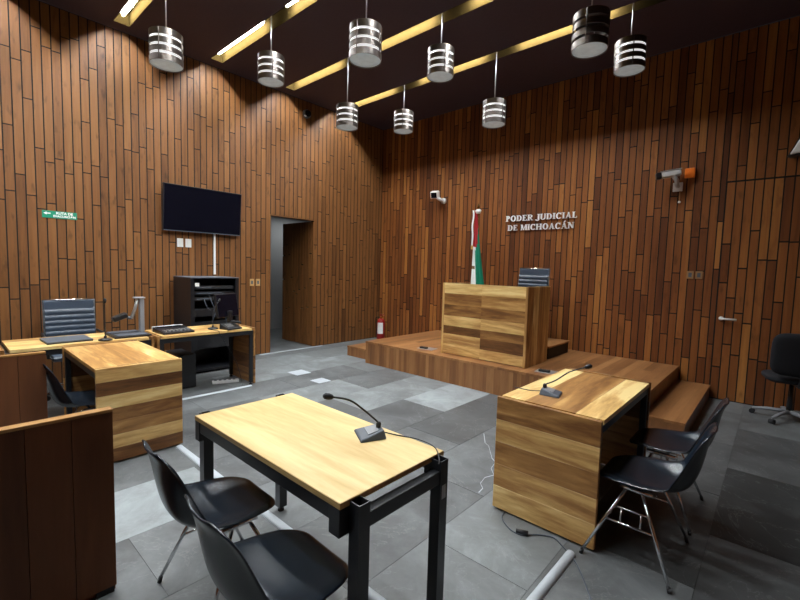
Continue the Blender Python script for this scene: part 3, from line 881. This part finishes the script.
FACE_X = Matrix(((0, 0, 1, 0), (1, 0, 0, 0), (0, 1, 0, 0), (0, 0, 0, 1)))     # text in the y-z plane, seen from +x
FACE_Y = Matrix(((1, 0, 0, 0), (0, 0, -1, 0), (0, 1, 0, 0), (0, 0, 0, 1)))    # text in the x-z plane, seen from -y
t = thing('evacuation_sign', 'small green evacuation route sign with white arrow on the left wall', 'sign', (XL, 1.07, 2.075))
obj('sign_panel', MB().box(0.0, 0.006, -0.168, 0.168, -0.043, 0.043), M_green, t, bevel=0.002)
text_mesh('lettering', 'RUTA DE', 0.040, M_letter, t, Matrix.Translation((0.0065, 0.045, 0.018)) @ FACE_X, bold=0.0012)
text_mesh('lettering', 'EVACUACI\u00d3N', 0.034, M_letter, t, Matrix.Translation((0.0065, 0.045, -0.018)) @ FACE_X, bold=0.0012)
m = MB(); m.add([(0.0067, -0.155, 0.012), (0.0067, -0.125, 0.030), (0.0067, -0.125, 0.018), (0.0067, -0.088, 0.018), (0.0067, -0.088, 0.006), (0.0067, -0.125, 0.006), (0.0067, -0.125, -0.006),
                 (0.0062, -0.155, 0.012), (0.0062, -0.125, 0.030), (0.0062, -0.125, 0.018), (0.0062, -0.088, 0.018), (0.0062, -0.088, 0.006), (0.0062, -0.125, 0.006), (0.0062, -0.125, -0.006)],
                [(0, 6, 5, 4, 3, 2, 1)] + [(i, (i + 1) % 7, 7 + (i + 1) % 7, 7 + i) for i in range(7)])
obj('arrow', m, M_letter, t)

# raised serif lettering on the back wall
def glyph(ch, w):
    """serif capital in a unit-height box as list of polygons (x, z)"""
    T_, t_, sf = 0.205, 0.10, 0.08
    P = []
    box = lambda a, b, c, d: P.append([(a, c), (b, c), (b, d), (a, d)])

    def stem(x, T=T_, top=True, bot=True, ov=0.07):
        box(x, x + T, 0, 1)
        if bot: box(x - ov, x + T + ov, 0, sf)
        if top: box(x - ov, x + T + ov, 1 - sf, 1)

    def arc(cx, cz, rx, rz, tx, tz, a0, a1, n=14):
        for i in range(n):
            p, q = a0 + (a1 - a0) * i / n, a0 + (a1 - a0) * (i + 1) / n
            P.append([(cx + rx * math.cos(p), cz + rz * math.sin(p)), (cx + rx * math.cos(q), cz + rz * math.sin(q)),
                      (cx + (rx - tx) * math.cos(q), cz + (rz - tz) * math.sin(q)), (cx + (rx - tx) * math.cos(p), cz + (rz - tz) * math.sin(p))])
    x0 = 0.09
    if ch == 'I': stem(x0)
    elif ch == 'P' or ch == 'R':
        stem(x0); arc(w * 0.52, 0.73, w * 0.40, 0.27, T_, t_, -PI / 2, PI / 2); box(x0 + T_, w * 0.53, 1 - t_, 1); box(x0 + T_, w * 0.53, 0.46, 0.46 + t_)
        if ch == 'R': P.append([(w * 0.42, 0.47), (w * 0.62, 0.47), (w * 1.0, 0.0), (w * 0.78, 0.0)]); box(w * 0.80, w * 1.06, 0, sf)
    elif ch == 'D':
        stem(x0); arc(w * 0.45, 0.5, w * 0.50, 0.5, T_, t_, -PI / 2, PI / 2, 18); box(x0, w * 0.46, 1 - t_, 1); box(x0, w * 0.46, 0, t_)
    elif ch == 'O': arc(w / 2, 0.5, w * 0.47, 0.52, T_, t_, 0, 2 * PI, 28)
    elif ch == 'C':
        arc(w * 0.52, 0.5, w * 0.48, 0.52, T_, t_, 0.75, 2 * PI - 0.75, 22); box(w * 0.84, w * 0.92, 0.66, 1.0); box(w * 0.84, w * 0.90, 0.08, 0.22)
    elif ch == 'E' or ch == 'L':
        stem(x0); box(x0, w * 0.93, 0, t_); box(w * 0.86, w * 0.95, 0, 0.28)
        if ch == 'E': box(x0, w * 0.88, 1 - t_, 1); box(w * 0.80, w * 0.88, 0.76, 1); box(x0, w * 0.66, 0.48, 0.48 + t_); box(w * 0.6, w * 0.67, 0.40, 0.64)
    elif ch == 'J':
        xs = w * 0.55; box(xs, xs + T_, 0.1, 1); box(xs - 0.08, xs + T_ + 0.08, 1 - sf, 1); arc(xs - 0.08, 0.1, 0.08 + T_, 0.26, T_ * .8, t_ * 1.3, -PI, 0, 14); arc(xs - 0.2, 0.0, 0.1, 0.1, 0.099, 0.099, 0, 2 * PI, 12)
    elif ch == 'U':
        box(x0, x0 + T_, 0.3, 1); box(x0 - .07, x0 + T_ + .07, 1 - sf, 1); box(w * 0.80, w * 0.80 + t_ * 1.2, 0.3, 1); box(w * 0.72, w * 0.98, 1 - sf, 1)
        cx = (x0 + w * 0.80 + t_ * 1.2) / 2; arc(cx, 0.32, cx - x0, 0.34, T_ * .8, t_ * 1.4, PI, 2 * PI, 16)
    elif ch in 'A\u00c1':
        ap = w * 0.5
        P.append([(w * 0.12, 0), (w * 0.20, 0), (ap + 0.02, 0.95), (ap - 0.05, 0.95)]); P.append([(w * 0.70, 0), (w * 0.92, 0), (ap + 0.07, 1.0), (ap - 0.09, 1.0)])
        box(w * 0.26, w * 0.74, 0.30, 0.30 + t_); box(w * 0.02, w * 0.32, 0, sf); box(w * 0.62, w * 1.02, 0, sf)
        if ch != 'A': P.append([(ap - 0.04, 1.08), (ap + 0.06, 1.08), (ap + 0.24, 1.30), (ap + 0.08, 1.30)])
    elif ch == 'N':
        box(x0 + .02, x0 + .02 + t_ * 1.2, 0, 1); box(x0 - .06, x0 + .2, 0, sf); box(x0 - .08, x0 + .1, 1 - sf, 1); box(w * 0.80, w * 0.80 + t_ * 1.2, 0, 1); box(w * 0.70, w * 1.0, 1 - sf, 1)
        P.append([(x0 - 0.02, 1.0), (x0 + T_ + 0.03, 1.0), (w * 0.80 + t_ * 1.2, 0.0), (w * 0.80 - 0.06, 0.0)])
    elif ch == 'M':
        box(x0 + .02, x0 + .02 + t_ * 1.2, 0, 1); box(x0 - .06, x0 + .2, 0, sf); box(w * 0.78, w * 0.78 + T_, 0, 1); box(w * 0.72, w * 0.86 + T_, 0, sf); box(w * 0.76, w * 0.86 + T_, 1 - sf, 1); box(x0 - .07, x0 + .1, 1 - sf, 1)
        P.append([(x0 - .01, 1), (x0 + T_ + .02, 1), (w * 0.54, 0.0), (w * 0.45, 0.0)]); P.append([(w * 0.45, 0.0), (w * 0.52, 0.0), (w * 0.84, 1.0), (w * 0.76, 1.0)])
    elif ch == 'H':
        stem(x0); stem(w * 0.70); box(x0, w * 0.8, 0.48, 0.48 + t_)
    return P


WID = {'I': 0.36, 'P': 0.68, 'R': 0.80, 'D': 0.84, 'O': 0.86, 'C': 0.78, 'E': 0.70, 'L': 0.66, 'J': 0.52, 'U': 0.82, 'A': 0.82, '\u00c1': 0.82, 'N': 0.86, 'M': 1.02, 'H': 0.92, ' ': 0.32}
t = thing('wall_lettering', 'raised white serif letters PODER JUDICIAL DE MICHOAC\u00c1N on the back wall', 'lettering', (-2.955, YB, 2.40))
for line, zc, width, hh in (('PODER JUDICIAL', -0.012, 1.19, 0.094), ('DE MICHOAC\u00c1N', -0.168, 1.11, 0.094)):
    nat = sum(WID[c] + 0.08 for c in line) - 0.08
    sx = width / nat; x = -width / 2 + (0.0 if zc > 0 else 0.015)
    for ch in line:
        if ch != ' ':
            m = MB()
            for poly in glyph(ch, WID[ch]):
                n = len(poly)
                area = sum(poly[i][0] * poly[(i + 1) % n][1] - poly[(i + 1) % n][0] * poly[i][1] for i in range(n))
                if area < 0: poly = poly[::-1]
                fr = [(x + px * sx, -0.026, zc + pz * hh) for px, pz in poly]; bk = [(p[0], -0.008, p[2]) for p in fr]
                m.add(fr + bk, [tuple(range(n)), tuple(range(2 * n - 1, n - 1, -1))] + [(i, n + i, n + (i + 1) % n, (i + 1) % n) for i in range(n)])
            obj('letter', m, M_letter, t)
        x += (WID[ch] + 0.08) * sx

# ------------------------------------------------------------------ cameras, alarm box
t = thing('security_camera', 'white bullet security camera beside the orange box on the back wall', 'security camera', (-1.07, YB, 2.72))
obj('wall_mount', MB().box(-0.055, 0.055, -0.02, 0.0, -0.065, 0.05), M_white, t, bevel=0.006)
obj('arm', MB().tube(smooth_path([(0, -0.015, 0), (0, -0.09, 0.01), (0, -0.12, 0.06), (-0.035, -0.12, 0.115)], 5), 0.026, 12), M_alu, t)
Mx = Matrix.Translation((-0.065, -0.12, 0.150)) @ Matrix.Scale(0.82, 4) @ Matrix.Rotation(-0.16, 4, 'Y') @ Matrix.Rotation(0.35, 4, 'Z')
obj('camera_body', MB().box(-0.14, 0.13, -0.05, 0.05, -0.045, 0.045).xform(Mx), M_white, t, bevel=0.015)
obj('sun_hood', MB().box(-0.155, 0.14, -0.056, 0.056, 0.046, 0.056).xform(Mx), M_white, t, bevel=0.004)
o = obj('lens_housing', MB().box(-0.215, -0.14, -0.047, 0.047, -0.05, 0.05).xform(Mx), M_black, t, bevel=0.01); o['label'] = 'black lens housing'
mm = MB(); mm.tube([(0.03, -0.02, -0.06), (0.03, -0.02, -0.20)], 0.003, 6)
obj('loose_cable', mm, M_beige, t)
obj('cable_end', MB().lathe([(0, -.222), (0.014, -.216), (0.017, -.205), (0.010, -.192), (0, -.19)], 12, 0.03, -0.02), M_white, t)
t = thing('alarm_box', 'small orange box mounted on the back wall right of the white camera', 'alarm', (-0.945, YB, 2.875))
obj('housing', MB().box(-0.055, 0.055, -0.05, 0.0, -0.062, 0.062), M_orange, t, bevel=0.008)
obj('button', MB().box(-0.02, 0.02, -0.055, -0.05, -0.03, 0.02), M_orange, t, bevel=0.004)

t = thing('security_camera', 'small white security camera with dark face, high left of the flag', 'security camera', (-4.87, YB, 2.85))
obj('wall_mount', MB().lathe([(0, 0), (0.055, 0), (0.055, 0.025), (0.03, 0.035), (0, 0.035)], 18, M=Matrix.Rotation(PI / 2, 4, 'X')), M_white, t)
obj('arm', MB().tube([(0, -0.02, 0.0), (-0.02, -0.10, 0.02), (-0.07, -0.14, 0.06)], 0.03, 12), M_white, t)
Mx = Matrix.Translation((-0.10, -0.16, 0.11)) @ Matrix.Rotation(0.35, 4, 'Z') @ Matrix.Rotation(0.3, 4, 'X')
obj('camera_body', MB().box(-0.075, 0.075, -0.07, 0.07, -0.07, 0.065).xform(Mx), M_white, t, bevel=0.02)
o = obj('lens_face', MB().box(-0.055, 0.055, -0.076, -0.070, -0.055, 0.045).xform(Mx), M_screen, t); o['label'] = 'dark lens face'

t = thing('dome_camera', 'small dark dome camera high on the left wall in shadow under the ceiling', 'security camera', (XL, 4.63, 4.27))
Mx = Matrix.Rotation(PI / 2, 4, 'Y')
obj('dome_base', MB().lathe([(0, 0), (0.075, 0), (0.075, 0.04), (0.06, 0.05), (0, 0.05)], 20, M=Mx), M_grey, t)
obj('dome', MB().lathe([(0.058, 0.05), (0.054, 0.075), (0.04, 0.098), (0.02, 0.110), (0, 0.113)], 20, M=Mx), M_screen, t)
obj('dome_glint', MB().box(0.045, 0.053, -0.075, -0.03, -0.065, -0.04), M_white, t)  # small white block standing in for a glint on the dome camera

t = thing('wall_fixture', 'white fixture on the back wall cut by the right edge of the photo', 'wall fixture', (0.125, YB, 3.03))  # white wall fixture of unknown kind
obj('fixture_body', MB().hexa([(-0.135, -0.14, -0.09), (0.14, -0.14, -0.06), (0.14, 0, -0.06), (-0.10, 0, -0.09), (-0.03, -0.12, 0.14), (0.14, -0.12, 0.16), (0.14, 0, 0.16), (-0.03, 0, 0.14)]), M_white, t, bevel=0.015)
obj('fixture_rim', MB().hexa([(-0.150, -0.125, -0.11), (0.14, -0.125, -0.08), (0.14, -0.01, -0.08), (-0.12, -0.01, -0.11), (-0.045, -0.11, 0.145), (-0.02, -0.11, 0.15), (-0.02, -0.01, 0.15), (-0.045, -0.01, 0.145)]), M_black, t)

# ------------------------------------------------------------------ flag
t = thing('flag_on_pole', 'furled green white and red flag on a pole beside the judge bench', 'flag', (-3.90, 6.30, 0.355))
obj('pole', MB().tube([(0, 0, 0.03), (0, 0, 2.22)], 0.014, 12), M_brass, t)
obj('finial', MB().lathe([(0, 2.21), (0.018, 2.22), (0.008, 2.235), (0.022, 2.26), (0.012, 2.30), (0.0, 2.345)], 12), M_brass, t)
obj('stand', MB().lathe([(0, 0), (0.16, 0), (0.16, 0.015), (0.05, 0.035), (0.025, 0.09), (0, 0.09)], 24), M_black, t)
rows = []; NT, NK = 26, 36
for i in range(NT + 1):
    v = i / NT
    z = 2.20 - 1.42 * v
    wdt = 0.035 + 0.32 * v ** 1.15
    xl = -0.045 - 0.035 * v
    row = []
    for k in range(NK + 1):
        u = k / NK
        fold = 0.022 * (0.4 + v) * math.sin(u * PI * 7 + 1.2 * v)
        row.append((xl + wdt * u + 0.010 * math.sin(3 * v + u * 9), -0.035 - 0.03 * v + fold, z - 0.10 * v * u * (1 - v)))
    rows.append(row)


def flag_tone(i, k):
    v, u = i / NT, k / NK
    if v < 0.16: return 0.6
    lim = max(0.42, 0.98 - 1.9 * (v - 0.16))
    if u > lim: return 0.1
    if v < 0.40: return 0.6
    if 0.58 < v < 0.68 and u < 0.2 + 0.08 * math.sin(v * 60): return 0.85
    return 0.35


o = obj('flag_cloth', MB().grid(rows, tones=flag_tone), M_flag, t, solid=0.003)
rb = []
for i in range(20):
    v = i / 19
    z = 2.21 - 0.60 * v
    rb.append([(-0.055 + 0.006 * math.sin(v * 9) + a, -0.075 + 0.008 * math.sin(v * 12), z) for a in (-0.012, 0.018)])
o = obj('ribbon', MB().grid(rb), M_wcloth, t, solid=0.003); o['label'] = 'long white ribbon'
obj('ribbon_fringe', MB().box(-0.068, -0.036, -0.083, -0.066, 1.55, 1.615), M_gold, t)
o = obj('bow', MB().lathe([(0, -.05), (0.03, -.045), (0.045, -.01), (0.05, .02), (0.028, .045), (0, .05)], 10, M=Matrix.Translation((0.03, -0.05, 2.19)) @ Matrix.Diagonal((1.2, .6, .8, 1))), M_wcloth, t); o['label'] = 'white bow'

# ------------------------------------------------------------------ extinguisher
t = thing('fire_extinguisher', 'red fire extinguisher with white label in the corner beside the dais', 'fire extinguisher', (-6.36, 6.50, 0))
obj('cylinder', MB().lathe([(0, 0), (0.082, 0), (0.088, 0.012), (0.088, 0.36), (0.080, 0.40), (0.055, 0.43), (0.03, 0.445), (0, 0.445)], 28), M_red, t)
rr_ = [[(0.0892 * math.cos(a), 0.0892 * math.sin(a), z) for a in [-1.75 + 1.5 * k / 12 for k in range(13)]] for z in (0.12, 0.36)]
obj('instruction_label', MB().grid(rr_), M_white, t)
obj('valve', MB().lathe([(0, 0.44), (0.022, 0.44), (0.022, 0.48), (0.03, 0.485), (0.03, 0.50), (0, 0.505)], 16), M_brass, t)
obj('lever', MB().box(-0.02, 0.10, -0.012, 0.012, 0.505, 0.517).box(-0.02, 0.09, -0.012, 0.012, 0.535, 0.545).box(-0.02, -0.008, -0.01, 0.01, 0.50, 0.545), M_red, t)
obj('hose', MB().tube(smooth_path([(-0.02, -0.03, 0.47), (-0.09, -0.06, 0.46), (-0.105, -0.05, 0.36), (-0.10, -0.03, 0.14), (-0.095, -0.03, 0.08)], 6), [0.009] * 18 + [0.010] * 4 + [0.016] * 3, 10), M_blackm, t)


# ------------------------------------------------------------------ gooseneck microphones
def gooseneck(label, loc, rz, neck, wedge=True, cord=None):
    """local +y is the side the talker sits on"""
    t = thing('gooseneck_microphone', label, 'microphone', loc, rz, 'desk microphones')
    if wedge:
        b = [(-0.062, -0.055, 0), (0.062, -0.055, 0), (0.078, 0.075, 0), (-0.078, 0.075, 0), (-0.045, -0.045, 0.042), (0.045, -0.045, 0.042), (0.072, 0.070, 0.012), (-0.072, 0.070, 0.012)]
        base = obj('base', MB().hexa(b), M_grey, t, bevel=0.006)
        up = lambda y, e: 0.042 - (y + 0.045) / 0.115 * 0.030 + e
        m = MB(); m.hexa([(-0.038, -0.022, up(-.022, 0)), (0.038, -0.022, up(-.022, 0)), (0.045, 0.03, up(.03, 0)), (-0.045, 0.03, up(.03, 0)), (-0.038, -0.022, up(-.022, .003)), (0.038, -0.022, up(-.022, .003)), (0.045, 0.03, up(.03, .003)), (-0.045, 0.03, up(.03, .003))])
        obj('control_plate', m, M_mid, base)
        z0 = (0, -0.03, 0.040)
    else:
        base = obj('base', MB().lathe([(0, 0), (0.06, 0), (0.06, 0.012), (0.035, 0.022), (0, 0.024)], 20), M_black, t)
        z0 = (0, 0, 0.022)
    obj('socket', MB().lathe([(0.013, 0), (0.013, 0.022), (0.008, 0.03), (0, .03)], 12, z0[0], z0[1]).xform(Matrix.Translation((0, 0, z0[2] - 0.004))), M_black, base)
    path = smooth_path([(z0[0], z0[1], z0[2] + 0.02)] + neck, 8)
    obj('gooseneck', MB().tube(path, 0.0048, 8), M_black, t)
    p, q = Vector(path[-1]), Vector(path[-1]) - Vector(path[-3]); q.normalize()
    obj('microphone_head', MB().tube([p - q * 0.004, p + q * 0.004, p + q * 0.018, p + q * 0.036, p + q * 0.045], [0.006, 0.012, 0.015, 0.014, 0.006], 12), M_blackm, t)
    if cord:
        obj('cord', MB().tube(smooth_path(cord, 8), 0.0028, 6), M_black, t)
    return t


# positions along the table are local: rotate so the talker side faces -y (near side)
gooseneck('gooseneck desk microphone on the pale foreground table', (-1.385, 1.375, 0.7505), 2.62, [(-0.01, 0.05, 0.135), (-0.03, 0.12, 0.190), (-0.045, 0.20, 0.215)],
          cord=[(0, -0.055, 0.012), (-0.03, -0.11, 0.004), (-0.10, -0.19, 0.004), (-0.20, -0.235, 0.004), (-0.30, -0.215, 0.002), (-0.334, -0.20, -0.012)])
gooseneck('gooseneck desk microphone on the right-hand counsel desk, head leaning to the dais', (-1.08, 2.72, 0.7415), -1.35, [(-0.025, 0.03, 0.09), (-0.07, 0.11, 0.15), (-0.115, 0.20, 0.185)],
          cord=[(0, -0.055, 0.012), (0.0, -0.12, 0.004), (-0.01, -0.20, 0.004), (-0.02, -0.235, 0.004)])
gooseneck('gooseneck microphone with upright stem on the clerk desk', (-4.99, 1.145, 0.7415), -PI / 2, [(0.0, 0.0, 0.15), (0.0, 0.004, 0.30), (0, 0.01, 0.38)], wedge=False)
gooseneck('gooseneck microphone on the equipment desk, before the server rack', (-5.15, 2.30, 0.7335), -PI / 2, [(0.0, -0.01, 0.12), (-0.03, -0.03, 0.24), (-0.09, -0.05, 0.33)], wedge=False,
          cord=[(0.06, 0.05, 0.004), (0.04, 0.14, 0.004), (0.03, 0.232, 0.002), (0.02, 0.245, -0.04), (-0.18, 0.235, -0.40), (-0.30, 0.16, -0.725)])

# ------------------------------------------------------------------ things on the clerk and equipment desks
t = thing('document_camera', 'grey document camera with folding arm on the clerk desk', 'document camera', (-5.20, 1.40, 0.741))
obj('base_tray', MB().box(-0.20, 0.20, -0.17, 0.17, 0.0, 0.022), M_slate, t, bevel=0.006)
m = MB(); m.box(-0.19, -0.06, -0.15, 0.12, 0.022, 0.028); m.box(0.0, 0.18, -0.14, 0.14, 0.022, 0.027)
obj('control_strip', m, M_grey, t, bevel=0.003)
obj('column', MB().box(-0.03, 0.03, 0.11, 0.155, 0.022, 0.40), M_mid, t, bevel=0.008)
obj('column_cap', MB().box(-0.045, 0.040, 0.06, 0.165, 0.395, 0.412), M_mid, t, bevel=0.006)
obj('upper_arm', MB().tube([(0, 0.095, 0.385), (0.0, 0.075, 0.30), (0, 0.035, 0.18)], 0.016, 10), M_alu, t)
obj('lower_arm', MB().tube([(0, 0.035, 0.18), (0, 0.01, 0.19), (0, -0.01, 0.20)], 0.015, 10), M_grey, t)
obj('camera_head', MB().box(-0.04, 0.06, -0.20, -0.06, 0.135, 0.19).xform(Matrix.Translation((0, -0.075, 0.20)) @ Matrix.Rotation(0.35, 4, 'X') @ Matrix.Translation((0, 0.13, -0.16))), M_slate, t, bevel=0.012)
t = thing('laptop', 'closed grey laptop lying on the clerk desk before the ribbed chair', 'laptop', (-5.20, 0.87, 0.741), 0.03)
obj('laptop_base', MB().box(-0.17, 0.17, -0.18, 0.18, 0.0, 0.013), M_slate, t, bevel=0.004)
obj('laptop_lid', MB().box(-0.17, 0.17, -0.18, 0.18, 0.0135, 0.021), M_grey, t, bevel=0.003)

t = thing('mixer_unit', 'flat black and silver control unit on the left end of the equipment desk', 'audio mixer', (-5.19, 1.86, 0.733), 0.05)
obj('casing', MB().hexa([(-0.16, -0.17, 0), (0.16, -0.17, 0), (0.16, 0.17, 0), (-0.16, 0.17, 0), (-0.16, -0.17, 0.055), (0.16, -0.17, 0.022), (0.16, 0.17, 0.022), (-0.16, 0.17, 0.055)]), M_slate, t, bevel=0.005)
obj('back_edge', MB().box(-0.172, -0.16, -0.172, 0.172, 0.0, 0.06), M_white, t, bevel=0.003)
m = MB()
for j in range(7):
    m.box(0.04, 0.12, -0.14 + j * 0.042, -0.12 + j * 0.042, 0.026, 0.042)
obj('fader_row', m, M_alu, t)
m = MB(); m.box(-0.155, -0.09, -0.15, 0.15, 0.046, 0.056)
obj('display_bar', m, M_screen, t)

t = thing('desk_monitor', 'black monitor turned away on the equipment desk before the server rack', 'monitor', (-5.27, 2.575, 0.7335), math.radians(-62))
obj('monitor_foot', MB().box(-0.09, 0.09, -0.07, 0.07, 0.0, 0.014), M_black, t, bevel=0.005)
obj('monitor_neck', MB().box(-0.03, 0.03, -0.02, 0.02, 0.014, 0.20), M_black, t, bevel=0.004)
obj('monitor_housing', MB().hexa([(-0.21, -0.05, 0.12), (0.21, -0.05, 0.12), (0.21, -0.01, 0.12), (-0.21, -0.01, 0.12), (-0.21, -0.09, 0.42), (0.21, -0.09, 0.42), (0.21, -0.055, 0.42), (-0.21, -0.055, 0.42)]), M_slate, t, bevel=0.006)
obj('monitor_screen', MB().hexa([(-0.20, -0.0095, 0.13), (0.20, -0.0095, 0.13), (0.20, -0.0085, 0.13), (-0.20, -0.0085, 0.13), (-0.20, -0.0545, 0.41), (0.20, -0.0545, 0.41), (0.20, -0.0535, 0.41), (-0.20, -0.0535, 0.41)]), M_screen, t)
t = thing('desk_phone', 'black desk phone at the foot of the monitor on the equipment desk', 'telephone', (-5.03, 2.47, 0.7335), -1.4)
obj('phone_body', MB().hexa([(-0.10, -0.09, 0), (0.10, -0.09, 0), (0.10, 0.09, 0), (-0.10, 0.09, 0), (-0.10, -0.085, 0.07), (0.10, -0.085, 0.07), (0.10, 0.088, 0.02), (-0.10, 0.088, 0.02)]), M_black, t, bevel=0.006)
obj('handset', MB().box(-0.095, -0.05, -0.085, 0.085, 0.068, 0.095), M_blackm, t, bevel=0.012)
m = MB()
for a in range(3):
    for b in range(3): m.box(-0.01 + a * 0.032, 0.012 + a * 0.032, -0.03 + b * 0.032, -0.01 + b * 0.032, 0.055 - b * 0.009, 0.062 - b * 0.009)
obj('keypad', m, M_alu, t)

# computer box and power strip under the equipment desk
t = thing('computer_tower', 'black computer tower on the floor under the equipment desk', 'computer', (-5.52, 2.05, 0))
obj('case', MB().box(-0.22, 0.22, -0.10, 0.10, 0.012, 0.42), M_black, t, bevel=0.006)
obj('front_bezel', MB().box(0.22, 0.235, -0.098, 0.098, 0.012, 0.42), M_slate, t, bevel=0.004)
for xx in (-0.18, 0.18): obj('foot', MB().box(xx - 0.02, xx + 0.02, -0.08, 0.08, 0.0, 0.012), M_blackm, t)
t = thing('power_strip', 'white power strip on the floor under the equipment desk', 'power strip', (-5.24, 2.50, 0), 1.2)
obj('strip_body', MB().box(-0.16, 0.16, -0.028, 0.028, 0.0, 0.04), M_white, t, bevel=0.006)
m = MB()
for j in range(5): m.box(-0.135 + j * 0.056, -0.105 + j * 0.056, -0.016, 0.016, 0.04, 0.0415)
obj('sockets', m, M_grey, t)


# ------------------------------------------------------------------ floor cable covers, boxes and cords
def cable_cover(name, label, a, b, w=0.05, h=0.02):
    a, b = Vector(a), Vector(b); d = (b - a).normalized(); n = Vector((-d.y, d.x, 0))
    rows = [[tuple(p + n * (w / 2 * math.cos(PI * k / 10)) + Vector((0, 0, 0.0005 + h * math.sin(PI * k / 10)))) for k in range(11)] for p in (a, b)]
    m = MB().grid(rows)
    for r in rows: m.add(r, [tuple(range(11))])
    m.add([rows[0][0], rows[0][-1], rows[1][-1], rows[1][0]], [(0, 1, 2, 3)])
    return tag(obj(name, m, M_duct), label, 'cable cover', 'floor cable covers')


cable_cover('cable_cover', 'pale cable cover crossing the floor under the foreground table from the left-hand desk', (-3.64, 1.335, 0), (-1.25, 1.335, 0), 0.055, 0.016)
cable_cover('cable_cover', 'pale rounded cable cover on the floor below the right-hand desk near panel', (-0.742, 2.30, 0), (-0.775, 0.60, 0), 0.052, 0.026)
cable_cover('cable_cover', 'pale cable cover on the floor along the front of the equipment desk', (-4.90, 1.64, 0), (-4.90, 2.67, 0), 0.05, 0.014)


def floor_box(label, x, y, z, s, m1, lid, rz=0.0):
    t = thing('floor_outlet_box', label, 'floor outlet', (x, y, z), rz, 'floor outlet boxes')
    obj('frame_plate', MB().box(-s[0] / 2, s[0] / 2, -s[1] / 2, s[1] / 2, 0.0005, 0.006), m1, t, bevel=0.002)
    if lid: obj('open_lid', MB().box(-s[0] * .35, s[0] * .1, -s[1] * .4, -s[1] * .1, 0.0062, 0.03), M_blackm, t)
    else: obj('lid', MB().box(-s[0] * .3, s[0] * .3, -s[1] * .3, s[1] * .3, 0.0062, 0.0075), m1, t)


floor_box('silver floor outlet with open lid on the dais left of the bench', -3.84, 4.93, 0.355, (0.26, 0.18), M_alu, True, 0.1)
floor_box('silver floor outlet with open lid on the dais right of the bench', -1.97, 4.90, 0.355, (0.28, 0.18), M_alu, True, 0.1)
floor_box('square pale outlet cover in the slate floor, farther from the pale table', -5.05, 3.50, 0.0, (0.24, 0.24), M_duct, False)
floor_box('square pale outlet cover in the slate floor, nearer the pale table', -4.50, 3.46, 0.0, (0.20, 0.20), M_duct, False)

mm = MB().tube(smooth_path([(-1.19, 2.455, 0.06), (-1.20, 2.42, 0.006), (-1.185, 2.34, 0.005), (-1.10, 2.27, 0.005), (-1.02, 2.26, 0.005), (-0.95, 2.33, 0.005), (-0.87, 2.37, 0.005), (-0.80, 2.33, 0.005), (-0.70, 2.25, 0.005), (-0.58, 2.08, 0.005), (-0.47, 1.90, 0.005)], 6), 0.0042, 6)
t = thing('extension_lead', 'thin dark power cord looping on the floor in front of the right-hand desk', 'cord', (0, 0, 0))
obj('cable', mm, M_grey, t)
obj('plug', MB().tube([(-1.05, 2.262, 0.016), (-0.985, 2.285, 0.016)], [0.013, 0.016], 8), M_black, t)
pts = [(-1.98, 3.46), (-1.86, 3.28), (-1.80, 3.24), (-1.66, 3.05), (-1.60, 3.00), (-1.57, 2.88), (-1.50, 2.80), (-1.53, 2.72), (-1.51, 2.62), (-1.46, 2.57), (-1.45, 2.50)]
m = MB()
for k, ((xa, ya), (xb, yb)) in enumerate(zip(pts, pts[1:])):
    d = Vector((xb - xa, yb - ya, 0)).normalized(); n = Vector((-d.y, d.x, 0)) * (0.0018 if k % 3 else 0.0034)
    m.add([(xa - n.x, ya - n.y, .0006), (xb - n.x, yb - n.y, .0006), (xb + n.x, yb + n.y, .0006), (xa + n.x, ya + n.y, .0006)], [(0, 1, 2, 3)])
obj('pale_vein', m, M_duct, fl)
